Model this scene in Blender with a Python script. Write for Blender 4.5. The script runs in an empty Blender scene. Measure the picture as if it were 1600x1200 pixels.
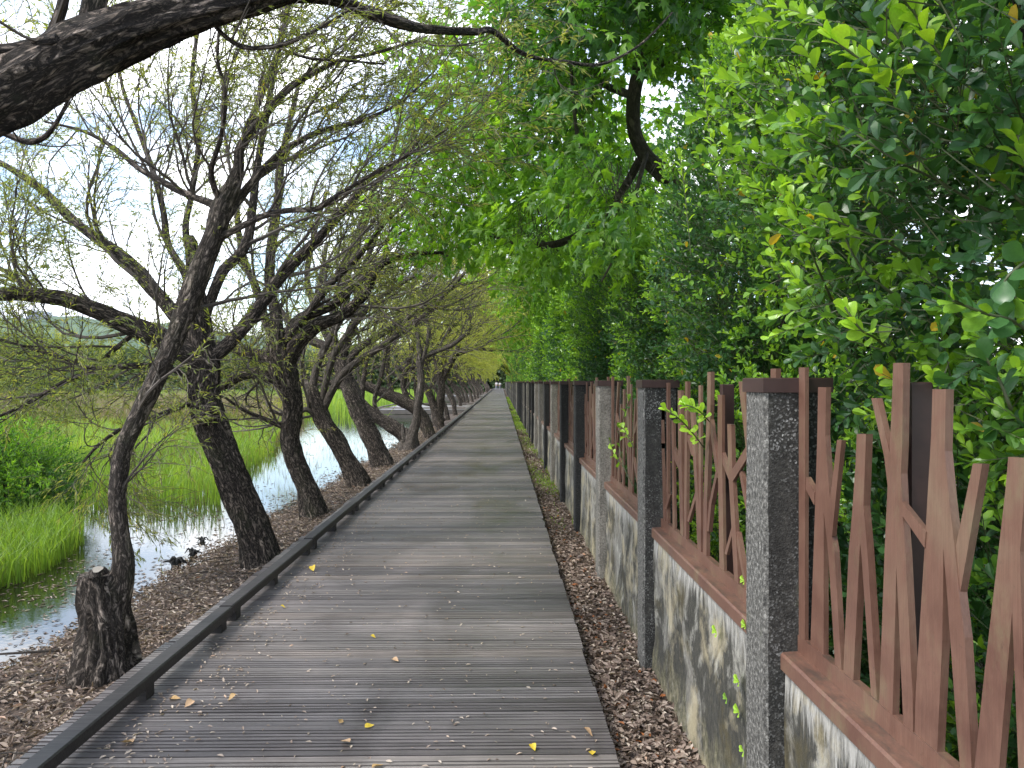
import bpy, math, random
import numpy as np
from mathutils import Vector, Matrix, Euler, noise as mnoise

C = bpy.context.scene
col = C.collection
R = math.radians
RNG = np.random.default_rng(7)
random.seed(7)

# ------------------------------------------------------------------ camera, sky, sun, exposure
EYE = 1.6
FPX = 1155.0
YAW = -math.atan(-17 / FPX)          # boardwalk runs along +Y, camera looks slightly to its right
PITCH = math.atan(3 / FPX)
cam_d = bpy.data.cameras.new('camera')
cam_d.sensor_width = 36.0
cam_d.lens = 36.0 * FPX / 1600.0
cam_d.clip_start = 0.05
cam_d.clip_end = 2500
cam = bpy.data.objects.new('camera', cam_d)
col.objects.link(cam)
cam.location = (0, 0, EYE)
cam.rotation_euler = (R(90) - PITCH, 0, -YAW)
C.camera = cam
CAMROT = cam.rotation_euler.to_matrix()

SKYLOC = (7.7, 2.1, 3.3)
SUN_ELEV, SUN_ROT = R(52), R(-112)
w = bpy.data.worlds.new('World')
C.world = w
w.use_nodes = True
nt = w.node_tree
nt.nodes.clear()


def N(nt, typ, loc=None, **kw):
    n = nt.nodes.new(typ)
    for k, v in kw.items():
        if k in n.inputs:
            n.inputs[k].default_value = v
        else:
            setattr(n, k, v)
    return n


out = N(nt, 'ShaderNodeOutputWorld')
bg = N(nt, 'ShaderNodeBackground', Strength=0.12)
sky = N(nt, 'ShaderNodeTexSky', sky_type='NISHITA', sun_disc=False)
sky.sun_elevation, sky.sun_rotation = SUN_ELEV, SUN_ROT
sky.air_density, sky.dust_density = 1.0, 1.0
tc = N(nt, 'ShaderNodeTexCoord')
mp = N(nt, 'ShaderNodeMapping')
mp.inputs['Scale'].default_value = (1.0, 1.0, 2.2)
mp.inputs['Location'].default_value = (SKYLOC)
nz = N(nt, 'ShaderNodeTexNoise', Scale=2.6, Detail=9.0, Roughness=0.6, Distortion=0.5)
cr = N(nt, 'ShaderNodeValToRGB')
cr.color_ramp.elements[0].position = 0.44
cr.color_ramp.elements[0].color = (0.04, 0.04, 0.04, 1)
cr.color_ramp.elements[1].position = 0.58
mx = N(nt, 'ShaderNodeMixRGB')
mx.inputs[2].default_value = (9.0, 9.1, 9.3, 1)
nz2 = N(nt, 'ShaderNodeTexNoise', Scale=4.5, Detail=8.0, Roughness=0.62, Distortion=0.4)
cr2 = N(nt, 'ShaderNodeValToRGB')
cr2.color_ramp.elements[0].position = 0.36
cr2.color_ramp.elements[0].color = (.42, .46, .54, 1)
cr2.color_ramp.elements[1].position = 0.60
cr2.color_ramp.elements[1].color = (1.0, 1.0, 1.0, 1)
mx2 = N(nt, 'ShaderNodeMixRGB', blend_type='MULTIPLY')
mx2.inputs[0].default_value = 1.0
mx2.inputs[1].default_value = (9.0, 9.1, 9.3, 1)
nt.links.new(mp.outputs[0], nz2.inputs['Vector'])
nt.links.new(nz2.outputs['Fac'], cr2.inputs[0])
nt.links.new(cr2.outputs[0], mx2.inputs[2])
nt.links.new(mx2.outputs[0], mx.inputs[2])
nt.links.new(tc.outputs['Generated'], mp.inputs[0])
nt.links.new(mp.outputs[0], nz.inputs['Vector'])
nt.links.new(nz.outputs['Fac'], cr.inputs[0])
nt.links.new(cr.outputs[0], mx.inputs[0])
nt.links.new(sky.outputs[0], mx.inputs[1])
nt.links.new(mx.outputs[0], bg.inputs['Color'])
nt.links.new(bg.outputs[0], out.inputs[0])

sd = bpy.data.lights.new('sun', 'SUN')
sd.energy = 1.2
sd.angle = R(14)
sd.color = (1.0, 0.96, 0.9)
sun = bpy.data.objects.new('sun', sd)
col.objects.link(sun)
# nishita: rotation measured from +Y, clockwise seen from above for positive values
sdir = Vector((math.sin(SUN_ROT) * math.cos(SUN_ELEV), math.cos(SUN_ROT) * math.cos(SUN_ELEV), math.sin(SUN_ELEV)))
sun.rotation_euler = sdir.to_track_quat('Z', 'Y').to_euler()
sun.location = sdir * 50
C.view_settings.view_transform = 'Standard'
C.view_settings.look = 'None'
C.view_settings.gamma = 1
C.view_settings.exposure = 1.7
C.view_settings.use_curve_mapping = False
C.render.engine = 'CYCLES'
C.cycles.max_bounces = 7
C.cycles.diffuse_bounces = 3
C.cycles.transmission_bounces = 5
C.cycles.use_denoising = True


# ------------------------------------------------------------------ photo geometry: where a line of sight meets the place
def ray(px, py):
    v = CAMROT @ Vector(((px - 800) / FPX, -(py - 600) / FPX, -1.0))
    return v


def atY(px, py, Y):
    v = ray(px, py)
    t = Y / v.y
    return Vector((v.x * t, Y, EYE + v.z * t))


def atX(px, py, X):
    v = ray(px, py)
    t = X / v.x
    return Vector((X, v.y * t, EYE + v.z * t))


def atZ(px, py, z):
    v = ray(px, py)
    t = (z - EYE) / v.z
    return Vector((v.x * t, v.y * t, z))


# ------------------------------------------------------------------ objects
def tag(o, label=None, cat=None, group=None, kind=None):
    if label: o['label'] = label
    if cat: o['category'] = cat
    if group: o['group'] = group
    if kind: o['kind'] = kind
    return o


def link(name, me, parent=None, mat=None):
    o = bpy.data.objects.new(name, me)
    col.objects.link(o)
    if parent: o.parent = parent
    if mat and me and not me.materials: me.materials.append(mat)
    return o


def empty(name, loc=(0, 0, 0)):
    o = bpy.data.objects.new(name, None)
    o.empty_display_size = 0.1
    o.location = loc
    col.objects.link(o)
    return o


def copy_tree(o, parent=None):
    c = o.copy()
    col.objects.link(c)
    c.parent = parent
    for ch in o.children:
        copy_tree(ch, c)
    return c


class Geo:
    def __init__(s):
        s.v, s.f, s.t, s.c, s.n = [], [], [], [], 0

    def add(s, V, F, tint=None, tc=None):
        V = np.asarray(V, dtype=np.float64).reshape(-1, 3)
        F = np.asarray(F, dtype=np.int64)
        if len(V) == 0 or len(F) == 0: return s
        s.v.append(V)
        s.f.append(F + s.n)
        t = np.zeros(len(V)) if tint is None else np.broadcast_to(np.asarray(tint, float), (len(V),))
        s.t.append(t)
        s.c.append(V if tc is None else np.asarray(tc).reshape(-1, 3))
        s.n += len(V)
        return s

    def box(s, a, b, tint=0, bev=0.0):
        (x0, y0, z0), (x1, y1, z1) = a, b
        V = [(x0, y0, z0), (x1, y0, z0), (x1, y1, z0), (x0, y1, z0), (x0, y0, z1), (x1, y0, z1), (x1, y1, z1), (x0, y1, z1)]
        if bev:
            V += [(x0 + bev, y0 + bev, z1), (x1 - bev, y0 + bev, z1), (x1 - bev, y1 - bev, z1), (x0 + bev, y1 - bev, z1)]
            for i in range(4, 8): V[i] = (V[i][0], V[i][1], z1 - bev)
            F = [(0, 3, 2, 1), (0, 1, 5, 4), (1, 2, 6, 5), (2, 3, 7, 6), (3, 0, 4, 7), (4, 5, 9, 8), (5, 6, 10, 9), (6, 7, 11, 10), (7, 4, 8, 11), (8, 9, 10, 11)]
        else:
            F = [(0, 3, 2, 1), (0, 1, 5, 4), (1, 2, 6, 5), (2, 3, 7, 6), (3, 0, 4, 7), (4, 5, 6, 7)]
        return s.add(V, F, tint)

    def mesh(s, name, mat=None, smooth=False):
        me = bpy.data.meshes.new(name)
        V = np.concatenate(s.v)
        me.vertices.add(len(V))
        me.vertices.foreach_set('co', V.astype(np.float32).ravel())
        loops = np.concatenate([f.ravel() for f in s.f])
        tot = np.concatenate([np.full(len(f), f.shape[1]) for f in s.f])
        st = np.concatenate([[0], np.cumsum(tot)[:-1]])
        me.loops.add(len(loops))
        me.loops.foreach_set('vertex_index', loops.astype(np.int32))
        me.polygons.add(len(tot))
        me.polygons.foreach_set('loop_start', st.astype(np.int32))
        try: me.polygons.foreach_set('loop_total', tot.astype(np.int32))
        except Exception: pass
        me.update(calc_edges=True)
        me.polygons.foreach_set('use_smooth', np.full(len(tot), bool(smooth)))
        a = me.attributes.new('tint', 'FLOAT', 'POINT')
        a.data.foreach_set('value', np.concatenate(s.t).astype(np.float32))
        a = me.attributes.new('tc', 'FLOAT_VECTOR', 'POINT')
        a.data.foreach_set('vector', np.concatenate(s.c).astype(np.float32).ravel())
        if mat: me.materials.append(mat)
        me.update()
        return me

    def obj(s, name, mat, parent=None, smooth=False):
        return link(name, s.mesh(name, mat, smooth), parent)


def nrm(a):
    return a / np.maximum(np.linalg.norm(a, axis=-1, keepdims=True), 1e-9)


# ------------------------------------------------------------------ materials
def mat(name):
    m = bpy.data.materials.new(name)
    m.use_nodes = True
    t = m.node_tree
    p = t.nodes['Principled BSDF']
    return m, t, p


def ramp(t, src, stops, interp='LINEAR'):
    r = t.nodes.new('ShaderNodeValToRGB')
    r.color_ramp.interpolation = interp
    while len(r.color_ramp.elements) < len(stops): r.color_ramp.elements.new(0.5)
    for e, (p, c) in zip(r.color_ramp.elements, stops):
        e.position = p
        e.color = (*c, 1) if len(c) == 3 else (c[0], c[0], c[0], 1)
    t.links.new(src, r.inputs[0])
    return r.outputs[0]


def coord(t, kind='Object', scale=(1, 1, 1), attr=None, loc=(0, 0, 0)):
    if attr:
        n = N(t, 'ShaderNodeAttribute', attribute_name=attr)
        o = n.outputs['Vector']
    else:
        o = N(t, 'ShaderNodeTexCoord').outputs[kind]
    m = N(t, 'ShaderNodeMapping')
    m.inputs['Scale'].default_value = scale
    m.inputs['Location'].default_value = loc
    t.links.new(o, m.inputs[0])
    return m.outputs[0]


def noise(t, vec, scale=5, detail=5, rough=0.6, dist=0.0):
    n = N(t, 'ShaderNodeTexNoise', Scale=scale, Detail=detail, Roughness=rough, Distortion=dist)
    t.links.new(vec, n.inputs['Vector'])
    return n.outputs['Fac']


def voro(t, vec, scale=5, out='Distance', rnd=1.0):
    n = N(t, 'ShaderNodeTexVoronoi', Scale=scale)
    t.links.new(vec, n.inputs['Vector'])
    return n.outputs[out]


def mixc(t, fac, a, b, mode='MIX'):
    m = N(t, 'ShaderNodeMixRGB', blend_type=mode)
    for i, x in ((0, fac), (1, a), (2, b)):
        if hasattr(x, 'is_linked') or hasattr(x, 'links'): t.links.new(x, m.inputs[i])
        elif isinstance(x, (int, float)): m.inputs[i].default_value = x if i == 0 else (x, x, x, 1)
        else: m.inputs[i].default_value = (*x, 1)
    return m.outputs[0]


def bump(t, p, h, strength=0.5, dist=0.01):
    b = N(t, 'ShaderNodeBump', Strength=strength, Distance=dist)
    t.links.new(h, b.inputs['Height'])
    t.links.new(b.outputs[0], p.inputs['Normal'])


def math_(t, op, a, b=None):
    m = N(t, 'ShaderNodeMath', operation=op)
    for i, x in ((0, a), (1, b)):
        if x is None: continue
        if isinstance(x, (int, float)): m.inputs[i].default_value = x
        else: t.links.new(x, m.inputs[i])
    return m.outputs[0]


def objrand(t):
    return N(t, 'ShaderNodeObjectInfo').outputs['Random']


def attr(t, name='tint'):
    return N(t, 'ShaderNodeAttribute', attribute_name=name).outputs['Fac']


def leaf_mat(name, stops, rough=0.4, trans=0.35, tboost=1.6, spec=0.5):
    m, t, p = mat(name)
    c = ramp(t, attr(t), stops)
    n = noise(t, coord(t), 9, 2)
    c2 = mixc(t, 0.35, c, ramp(t, n, [(0.3, (0.6,) * 3), (0.7, (1.25,) * 3)]), 'MULTIPLY')
    t.links.new(c2, p.inputs['Base Color'])
    p.inputs['Roughness'].default_value = rough
    p.inputs['Specular IOR Level'].default_value = spec
    tr = N(t, 'ShaderNodeBsdfTranslucent')
    tc_ = mixc(t, 1.0, c2, (tboost * 1.05, tboost, tboost * 0.45), 'MULTIPLY')
    t.links.new(tc_, tr.inputs['Color'])
    ms = N(t, 'ShaderNodeMixShader')
    ms.inputs[0].default_value = trans
    t.links.new(p.outputs[0], ms.inputs[1])
    t.links.new(tr.outputs[0], ms.inputs[2])
    t.links.new(ms.outputs[0], t.nodes['Material Output'].inputs[0])
    return m


M = {}
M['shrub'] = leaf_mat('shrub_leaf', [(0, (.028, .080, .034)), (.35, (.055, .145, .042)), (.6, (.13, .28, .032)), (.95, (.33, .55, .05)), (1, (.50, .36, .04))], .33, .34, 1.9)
M['maple'] = leaf_mat('palmate_leaf', [(0, (.024, .075, .022)), (.45, (.065, .17, .024)), (1, (.20, .36, .030))], .42, .45, 2.2)
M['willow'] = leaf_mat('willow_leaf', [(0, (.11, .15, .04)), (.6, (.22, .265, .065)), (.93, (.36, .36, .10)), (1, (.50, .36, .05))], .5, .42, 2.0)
M['willow_hazed'] = leaf_mat('haze_lightened_willow_leaf', [(0, (.22, .26, .07)), (.6, (.38, .42, .11)), (1, (.52, .50, .14))], .55, .5, 1.8)  # willow leaf with the hazy brightness of the far trees put into its colour
M['grass'] = leaf_mat('grass_blade', [(0, (.20, .17, .085)), (.13, (.11, .165, .035)), (.5, (.165, .29, .040)), (1, (.32, .43, .075))], .5, .4, 1.9)
M['reed'] = leaf_mat('dry_reed', [(0, (.20, .165, .10)), (.6, (.30, .25, .16)), (1, (.20, .26, .08))], .6, .3, 1.2)
M['farleaf'] = leaf_mat('far_foliage', [(0, (.05, .085, .035)), (1, (.12, .17, .06))], .6, .3, 1.4)
M['litter'] = leaf_mat('dead_leaf', [(0, (.06, .044, .035)), (.35, (.19, .135, .105)), (.65, (.35, .275, .22)), (.9, (.56, .48, .39)), (1, (.36, .13, .04))], .6, .12, 1.0)
M['yellowleaf'] = leaf_mat('fallen_leaf', [(0, (.42, .27, .10)), (.5, (.50, .33, .20)), (1, (.62, .45, .04))], .5, .15, 1.0)

# bark
def bark(name, a, b, moss=0.25, sc=1.0):
    m, t, p = mat(name)
    v = coord(t, attr='tc', scale=(1, 1, 1))
    v2 = coord(t, attr='tc', scale=(1, 1, .27))
    n1 = noise(t, v2, 34 * sc, 7, .72, .7)
    n3 = noise(t, coord(t, attr='tc', scale=(1, 1, .45), loc=(1, 5, 2)), 75 * sc, 5, .7, .5)
    crev = math_(t, 'ABSOLUTE', math_(t, 'SUBTRACT', n1, .5))          # furrows run with the limb
    n2 = noise(t, v, 6 * sc, 4, .6)
    mid = tuple((x * .45 + y * .55) for x, y in zip(a, b))
    c = ramp(t, crev, [(.0, a), (.035, tuple(x * 1.3 for x in a)), (.085, mid), (.2, b)])
    c = mixc(t, .75, c, ramp(t, n3, [(.32, (.42,) * 3), (.5, (.95,) * 3), (.7, (1.6,) * 3)]), 'MULTIPLY')
    c = mixc(t, .8, c, ramp(t, n2, [(.3, (.62, .60, .58)), (.7, (1.3, 1.27, 1.22))]), 'MULTIPLY')
    g = noise(t, coord(t, attr='tc', loc=(3, 2, 1)), 3.2 * sc, 5, .7)
    c = mixc(t, ramp(t, g, [(.54, (0, 0, 0)), (.7, (moss,) * 3)]), c, (.085, .105, .035))
    t.links.new(c, p.inputs['Base Color'])
    p.inputs['Roughness'].default_value = .85
    p.inputs['Specular IOR Level'].default_value = .3
    h = mixc(t, .35, ramp(t, crev, [(0, (0, 0, 0)), (.12, (1, 1, 1))]), n3)
    bump(t, p, h, 1.0, .03)
    return m


M['bark'] = bark('willow_bark', (.032, .026, .022), (.40, .325, .27))
M['bark_light'] = bark('lighter_willow_bark', (.050, .041, .034), (.50, .42, .355))
M['bark_pale'] = bark('smooth_pale_bark', (.08, .068, .058), (.30, .26, .225), .1, .7)
M['bark_maple'] = bark('smooth_brown_bark', (.05, .045, .03), (.13, .115, .08), .5, .5)
m, t, p = mat('twig_bark')
t.links.new(ramp(t, noise(t, coord(t), 3, 2), [(.35, (.045, .036, .029)), (.7, (.15, .125, .10))]), p.inputs['Base Color'])
p.inputs['Roughness'].default_value = .8
M['twig'] = m
m, t, p = mat('green_twig')
p.inputs['Base Color'].default_value = (.07, .085, .035, 1)
p.inputs['Roughness'].default_value = .6
M['gtwig'] = m


def wood(name, a, b, rough=.55, pl=1.0, ribs=False):
    m, t, p = mat(name)
    r = objrand(t)
    g = coord(t, scale=(.8, 30, 30))
    # shift the grain from plank to plank
    add = N(t, 'ShaderNodeVectorMath', operation='ADD')
    cmb = N(t, 'ShaderNodeCombineXYZ')
    for i in range(3): t.links.new(math_(t, 'MULTIPLY', r, 37.0 + i * 11), cmb.inputs[i])
    t.links.new(g, add.inputs[0]); t.links.new(cmb.outputs[0], add.inputs[1])
    n = noise(t, add.outputs[0], 3.0, 6, .65, .4)
    w2 = N(t, 'ShaderNodeNewGeometry').outputs['Position']
    mm = N(t, 'ShaderNodeMapping'); t.links.new(w2, mm.inputs[0]); mm.inputs['Scale'].default_value = (1, .55, 1)
    big = noise(t, mm.outputs[0], 1.1, 5, .62, .8)
    c = ramp(t, n, [(.3, a), (.7, b)])
    c = mixc(t, 1.0, c, ramp(t, big, [(.34, (.72, .69, .68)), (.5, (.97,) * 3), (.68, (1.26, 1.24, 1.23))]), 'MULTIPLY')
    c = mixc(t, pl, c, ramp(t, r, [(0, (.62, .60, .62)), (.3, (.85, .84, .86)), (.55, (1.0, .98, .96)), (.8, (1.12, 1.04, .98)), (1, (1.4, 1.36, 1.34))]), 'MULTIPLY')
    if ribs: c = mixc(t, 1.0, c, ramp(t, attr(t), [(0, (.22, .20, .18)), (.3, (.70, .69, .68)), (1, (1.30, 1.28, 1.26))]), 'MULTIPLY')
    t.links.new(c, p.inputs['Base Color'])
    t.links.new(ramp(t, big, [(.35, (rough - .14,) * 3), (.65, (rough + .12,) * 3)]), p.inputs['Roughness'])
    bump(t, p, n, .35, .003)
    return m


M['deck'] = wood('weathered_deck_timber', (.078, .072, .069), (.225, .210, .202), .44, ribs=True)
M['kerb'] = wood('dark_kerb_timber', (.012, .011, .011), (.050, .046, .045), .55, .4)
M['fascia'] = wood('old_fascia_timber', (.06, .055, .05), (.20, .18, .16), .7)


def steel():
    m, t, p = mat('rust_brown_paint')
    v = coord(t)
    n = noise(t, v, 3.0, 5, .65, .4)
    f = noise(t, coord(t, scale=(60, 60, 2.5)), 4, 4, .65)
    c = ramp(t, n, [(.32, (.116, .056, .040)), (.5, (.158, .083, .058)), (.68, (.18, .116, .075))])
    c = mixc(t, .6, c, ramp(t, f, [(.3, (.68,) * 3), (.7, (1.25,) * 3)]), 'MULTIPLY')
    c = mixc(t, ramp(t, noise(t, coord(t, loc=(3, 3, 3), scale=(1, 1, .5)), 7, 7, .75), [(.54, (0, 0, 0)), (.7, (.6,) * 3)]), c, (.185, .150, .085))
    c = mixc(t, ramp(t, noise(t, v, 38, 5, .8), [(.62, (0, 0, 0)), (.74, (.7,) * 3)]), c, (.055, .034, .026))
    g = N(t, 'ShaderNodeNewGeometry').outputs['Normal']
    sx = N(t, 'ShaderNodeSeparateXYZ'); t.links.new(g, sx.inputs[0])
    up = ramp(t, sx.outputs[2], [(.75, (0, 0, 0)), (.95, (1,) * 3)])
    dirt = mixc(t, 1.0, up, ramp(t, noise(t, coord(t, scale=(3, 1, 1)), 9, 6, .75), [(.42, (0, 0, 0)), (.62, (.85,) * 3)]), 'MULTIPLY')
    c = mixc(t, dirt, c, (.060, .045, .036))
    t.links.new(c, p.inputs['Base Color'])
    t.links.new(ramp(t, n, [(.35, (.30,) * 3), (.7, (.55,) * 3)]), p.inputs['Roughness'])
    bump(t, p, noise(t, v, 60, 4, .6), .2, .003)
    return m


M['steel'] = steel()
m, t, p = mat('dark_maroon_paint')
t.links.new(ramp(t, noise(t, coord(t), 6, 4), [(.3, (.030, .016, .015)), (.7, (.065, .034, .030))]), p.inputs['Base Color'])
p.inputs['Roughness'].default_value = .45
M['maroon'] = m


def post_mat(name, dark, mid, light, spk, face=0.0):
    m, t, p = mat(name)
    v = coord(t)
    big = noise(t, coord(t, scale=(1, 1, .5)), 5.5, 5, .65, .3)
    c = ramp(t, big, [(.35, dark), (.55, mid), (.72, light)])
    vo = N(t, 'ShaderNodeTexVoronoi', Scale=170.0); t.links.new(v, vo.inputs['Vector'])
    g = ramp(t, vo.outputs['Color'], [(.6, (0, 0, 0)), (.95, (1, 1, 1))])
    c = mixc(t, mixc(t, 1.0, g, ramp(t, noise(t, v, 6, 5, .7), [(.42, (.06,) * 3), (.66, (spk,) * 3)]), 'MULTIPLY'), c, (.40, .40, .38))
    if face:  # path-side face: exposed aggregate, plus its side light put into the colour
        ox = N(t, 'ShaderNodeSeparateXYZ'); t.links.new(N(t, 'ShaderNodeTexCoord').outputs['Normal'], ox.inputs[0])
        fx = ramp(t, math_(t, 'MULTIPLY', ox.outputs[0], -1.0), [(.25, (0, 0, 0)), (.8, (face,) * 3)])
        rough_ = ramp(t, noise(t, coord(t, scale=(1, 1, .8)), 75, 5, .8), [(.36, (.035, .034, .030)), (.5, (.115, .11, .098)), (.64, (.34, .33, .30))])
        c = mixc(t, fx, c, rough_)
    dk = ramp(t, noise(t, coord(t, loc=(5, 5, 5)), 60, 4, .7), [(.35, (.45,) * 3), (.6, (1.15,) * 3)])
    c = mixc(t, 1.0, c, dk, 'MULTIPLY')
    gm = ramp(t, noise(t, coord(t, loc=(9, 1, 5)), 3.0, 5, .7), [(.6, (0, 0, 0)), (.72, (.5,) * 3)])
    c = mixc(t, gm, c, (.075, .085, .03))
    t.links.new(c, p.inputs['Base Color'])
    p.inputs['Roughness'].default_value = .85
    bump(t, p, vo.outputs['Distance'], .5, .003)
    return m


M['post'] = post_mat('dark_pebble_concrete', (.012, .0115, .010), (.040, .038, .033), (.13, .122, .105), .95, .85)
M['post_pale'] = post_mat('pale_pebble_concrete', (.10, .092, .075), (.24, .22, .185), (.34, .315, .265), .3, .5)
M['post_black'] = post_mat('blackened_concrete', (.008, .008, .008), (.018, .018, .017), (.04, .04, .038), .2)


def wall_mat():
    m, t, p = mat('stained_concrete')
    v = N(t, 'ShaderNodeNewGeometry').outputs['Position']
    def mp_(s, l=(0, 0, 0)):
        q = N(t, 'ShaderNodeMapping'); t.links.new(v, q.inputs[0])
        q.inputs['Scale'].default_value = s; q.inputs['Location'].default_value = l
        return q.outputs[0]
    base = ramp(t, noise(t, mp_((1, 1.5, .9)), 5, 8, .72, .4), [(.30, (.075, .070, .058)), (.47, (.19, .18, .155)), (.6, (.32, .31, .27)), (.72, (.42, .40, .35))])
    base = mixc(t, .7, base, ramp(t, noise(t, mp_((1, 3, 1)), 30, 6, .8), [(.34, (.35,) * 3), (.5, (.95,) * 3), (.68, (1.5,) * 3)]), 'MULTIPLY')
    sx = N(t, 'ShaderNodeSeparateXYZ'); t.links.new(v, sx.inputs[0])
    z = sx.outputs[2]
    streak = noise(t, mp_((1, 7, .55)), 5, 6, .75, .3)
    edge = math_(t, 'ADD', z, math_(t, 'MULTIPLY', math_(t, 'SUBTRACT', streak, .5), .55))
    stain = noise(t, mp_((1, 1.5, .75), (4, 4, 4)), 2.2, 7, .72, .5)
    base = mixc(t, ramp(t, stain, [(.45, (0, 0, 0)), (.52, (.95,) * 3)]), base, ramp(t, noise(t, mp_((1, 4, 1.5)), 14, 6, .8), [(.38, (.012, .012, .011)), (.6, (.05, .047, .035)), (.7, (.14, .135, .12))]))
    base = mixc(t, ramp(t, noise(t, mp_((1, 1, .8), (9, 2, 4)), 3.1, 6, .7), [(.54, (0, 0, 0)), (.66, (.75,) * 3)]), base, (.075, .060, .022))
    top = ramp(t, edge, [(.56, (0, 0, 0)), (.63, (.9,) * 3)])
    base = mixc(t, top, base, ramp(t, noise(t, mp_((1, 9, 1)), 6, 6, .75), [(.36, (.10, .095, .085)), (.5, (.36, .35, .32)), (.66, (.50, .48, .44))]))
    low = ramp(t, math_(t, 'ADD', math_(t, 'ADD', z, .3), math_(t, 'MULTIPLY', math_(t, 'SUBTRACT', noise(t, mp_((1, 2, 1)), 4, 6, .75), .5), -1.1)), [(.16, (.85,) * 3), (.38, (0, 0, 0))])
    base = mixc(t, low, base, ramp(t, noise(t, mp_((1, 1, 1)), 22, 6, .8), [(.36, (.035, .04, .014)), (.5, (.15, .135, .075)), (.66, (.34, .31, .22))]))
    yel = noise(t, mp_((1, 1, 1), (7, 3, 1)), 1.9, 6, .7)
    base = mixc(t, ramp(t, yel, [(.52, (0, 0, 0)), (.62, (.65,) * 3)]), base, (.42, .36, .23))
    t.links.new(base, p.inputs['Base Color'])
    p.inputs['Roughness'].default_value = .9
    bump(t, p, noise(t, mp_((1, 1, .8)), 34, 7, .75), .6, .010)
    return m


M['wall'] = wall_mat()


def ground_mat(name, stops, sc=1.0, green=None):
    m, t, p = mat(name)
    v = N(t, 'ShaderNodeNewGeometry').outputs['Position']
    q = N(t, 'ShaderNodeMapping'); t.links.new(v, q.inputs[0])
    n = noise(t, q.outputs[0], 28 * sc, 6, .75)
    c = ramp(t, n, stops)
    c = mixc(t, .6, c, ramp(t, voro(t, q.outputs[0], 45 * sc, 'Color'), [(.2, (.5,) * 3), (.8, (1.4,) * 3)]), 'MULTIPLY')
    if green:
        c = mixc(t, ramp(t, noise(t, q.outputs[0], 1.2, 5, .7), [(.45, (0, 0, 0)), (.6, (.8,) * 3)]), c, green)
    t.links.new(c, p.inputs['Base Color'])
    p.inputs['Roughness'].default_value = .95
    bump(t, p, n, .8, .02)
    return m


M['soil'] = ground_mat('litter_soil', [(.3, (.028, .02, .015)), (.55, (.085, .06, .045)), (.75, (.17, .13, .10))])
M['marsh'] = ground_mat('marsh_mud', [(.3, (.03, .03, .015)), (.7, (.09, .10, .035))], .4, (.07, .12, .03))

m, t, p = mat('pond_water')
v = N(t, 'ShaderNodeNewGeometry').outputs['Position']
q = N(t, 'ShaderNodeMapping'); t.links.new(v, q.inputs[0])
murk = noise(t, q.outputs[0], .7, 6, .65)
t.links.new(ramp(t, murk, [(.35, (.007, .008, .005)), (.7, (.020, .020, .013))]), p.inputs['Base Color'])
p.inputs['Roughness'].default_value = .04
p.inputs['IOR'].default_value = 1.55
p.inputs['Specular IOR Level'].default_value = 1.0
bump(t, p, mixc(t, .35, noise(t, q.outputs[0], 9, 3, .5), noise(t, q.outputs[0], 30, 3, .5)), .05, .02)
M['water'] = m

m, t, p = mat('hill_woodland')
t.links.new(ramp(t, noise(t, coord(t), .15, 8, .75), [(.35, (.05, .085, .06)), (.65, (.12, .17, .10))]), p.inputs['Base Color'])  # bluish cast of distance haze put into the hill's base colour
p.inputs['Roughness'].default_value = 1
M['hill'] = m
for nm, c_ in (('tower_wall', (.40, .42, .47)), ('tower_glass', (.12, .14, .18)), ('white_cloth', (.75, .75, .78)), ('black_cloth', (.02, .02, .025)), ('skin', (.42, .26, .19)), ('hair', (.02, .016, .014)), ('grey_cloth', (.30, .31, .36)), ('cut_wood', (.20, .18, .15)), ('pale_trunk', (.55, .53, .50))):  # tower wall colour paled to include distance haze
    m, t, p = mat(nm)
    t.links.new(ramp(t, noise(t, coord(t), 14, 4), [(.3, tuple(x * .8 for x in c_)), (.7, tuple(min(1, x * 1.1) for x in c_))]), p.inputs['Base Color'])
    p.inputs['Roughness'].default_value = .7
    M[nm] = m

# ------------------------------------------------------------------ leaf and tube builders
OVATE = (np.array([(0, 0, 0), (.30, .62, .10), (.68, 1, .12), (.93, .62, .05), (1, 0, -.04), (.93, -.62, .05), (.68, -1, .12), (.30, -.62, .10), (.5, 0, .03)], float),
         np.array([(0, 8, 1), (1, 8, 2), (2, 8, 4), (2, 4, 3), (0, 7, 8), (7, 6, 8), (6, 4, 8), (6, 5, 4)]))
OVAT4 = (np.array([(0, 0, 0), (.42, .9, .10), (.8, .85, .08), (1, 0, -.03), (.8, -.85, .08), (.42, -.9, .10)], float), np.array([(0, 1, 2, 3), (0, 3, 4, 5)]))
RHOMB = (np.array([(0, 0, 0), (.45, 1, .06), (1, 0, -.06), (.45, -1, .06)], float), np.array([(0, 2, 1), (0, 3, 2)]))
_ang = [(0.0, 0.04), (-130, .55), (-95, .34), (-58, .86), (-28, .42), (0, 1.0), (28, .42), (58, .86), (95, .34), (130, .55)]
PALM = (np.array([(.28, 0, .05)] + [(.28 + r_ * math.cos(R(a_)) * .72 if i else 0.02, r_ * math.sin(R(a_)), -.10 * r_) for i, (a_, r_) in enumerate(_ang)], float),
        np.array([(0, i + 1, (i + 1) % 10 + 1) for i in range(10)]))


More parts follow.
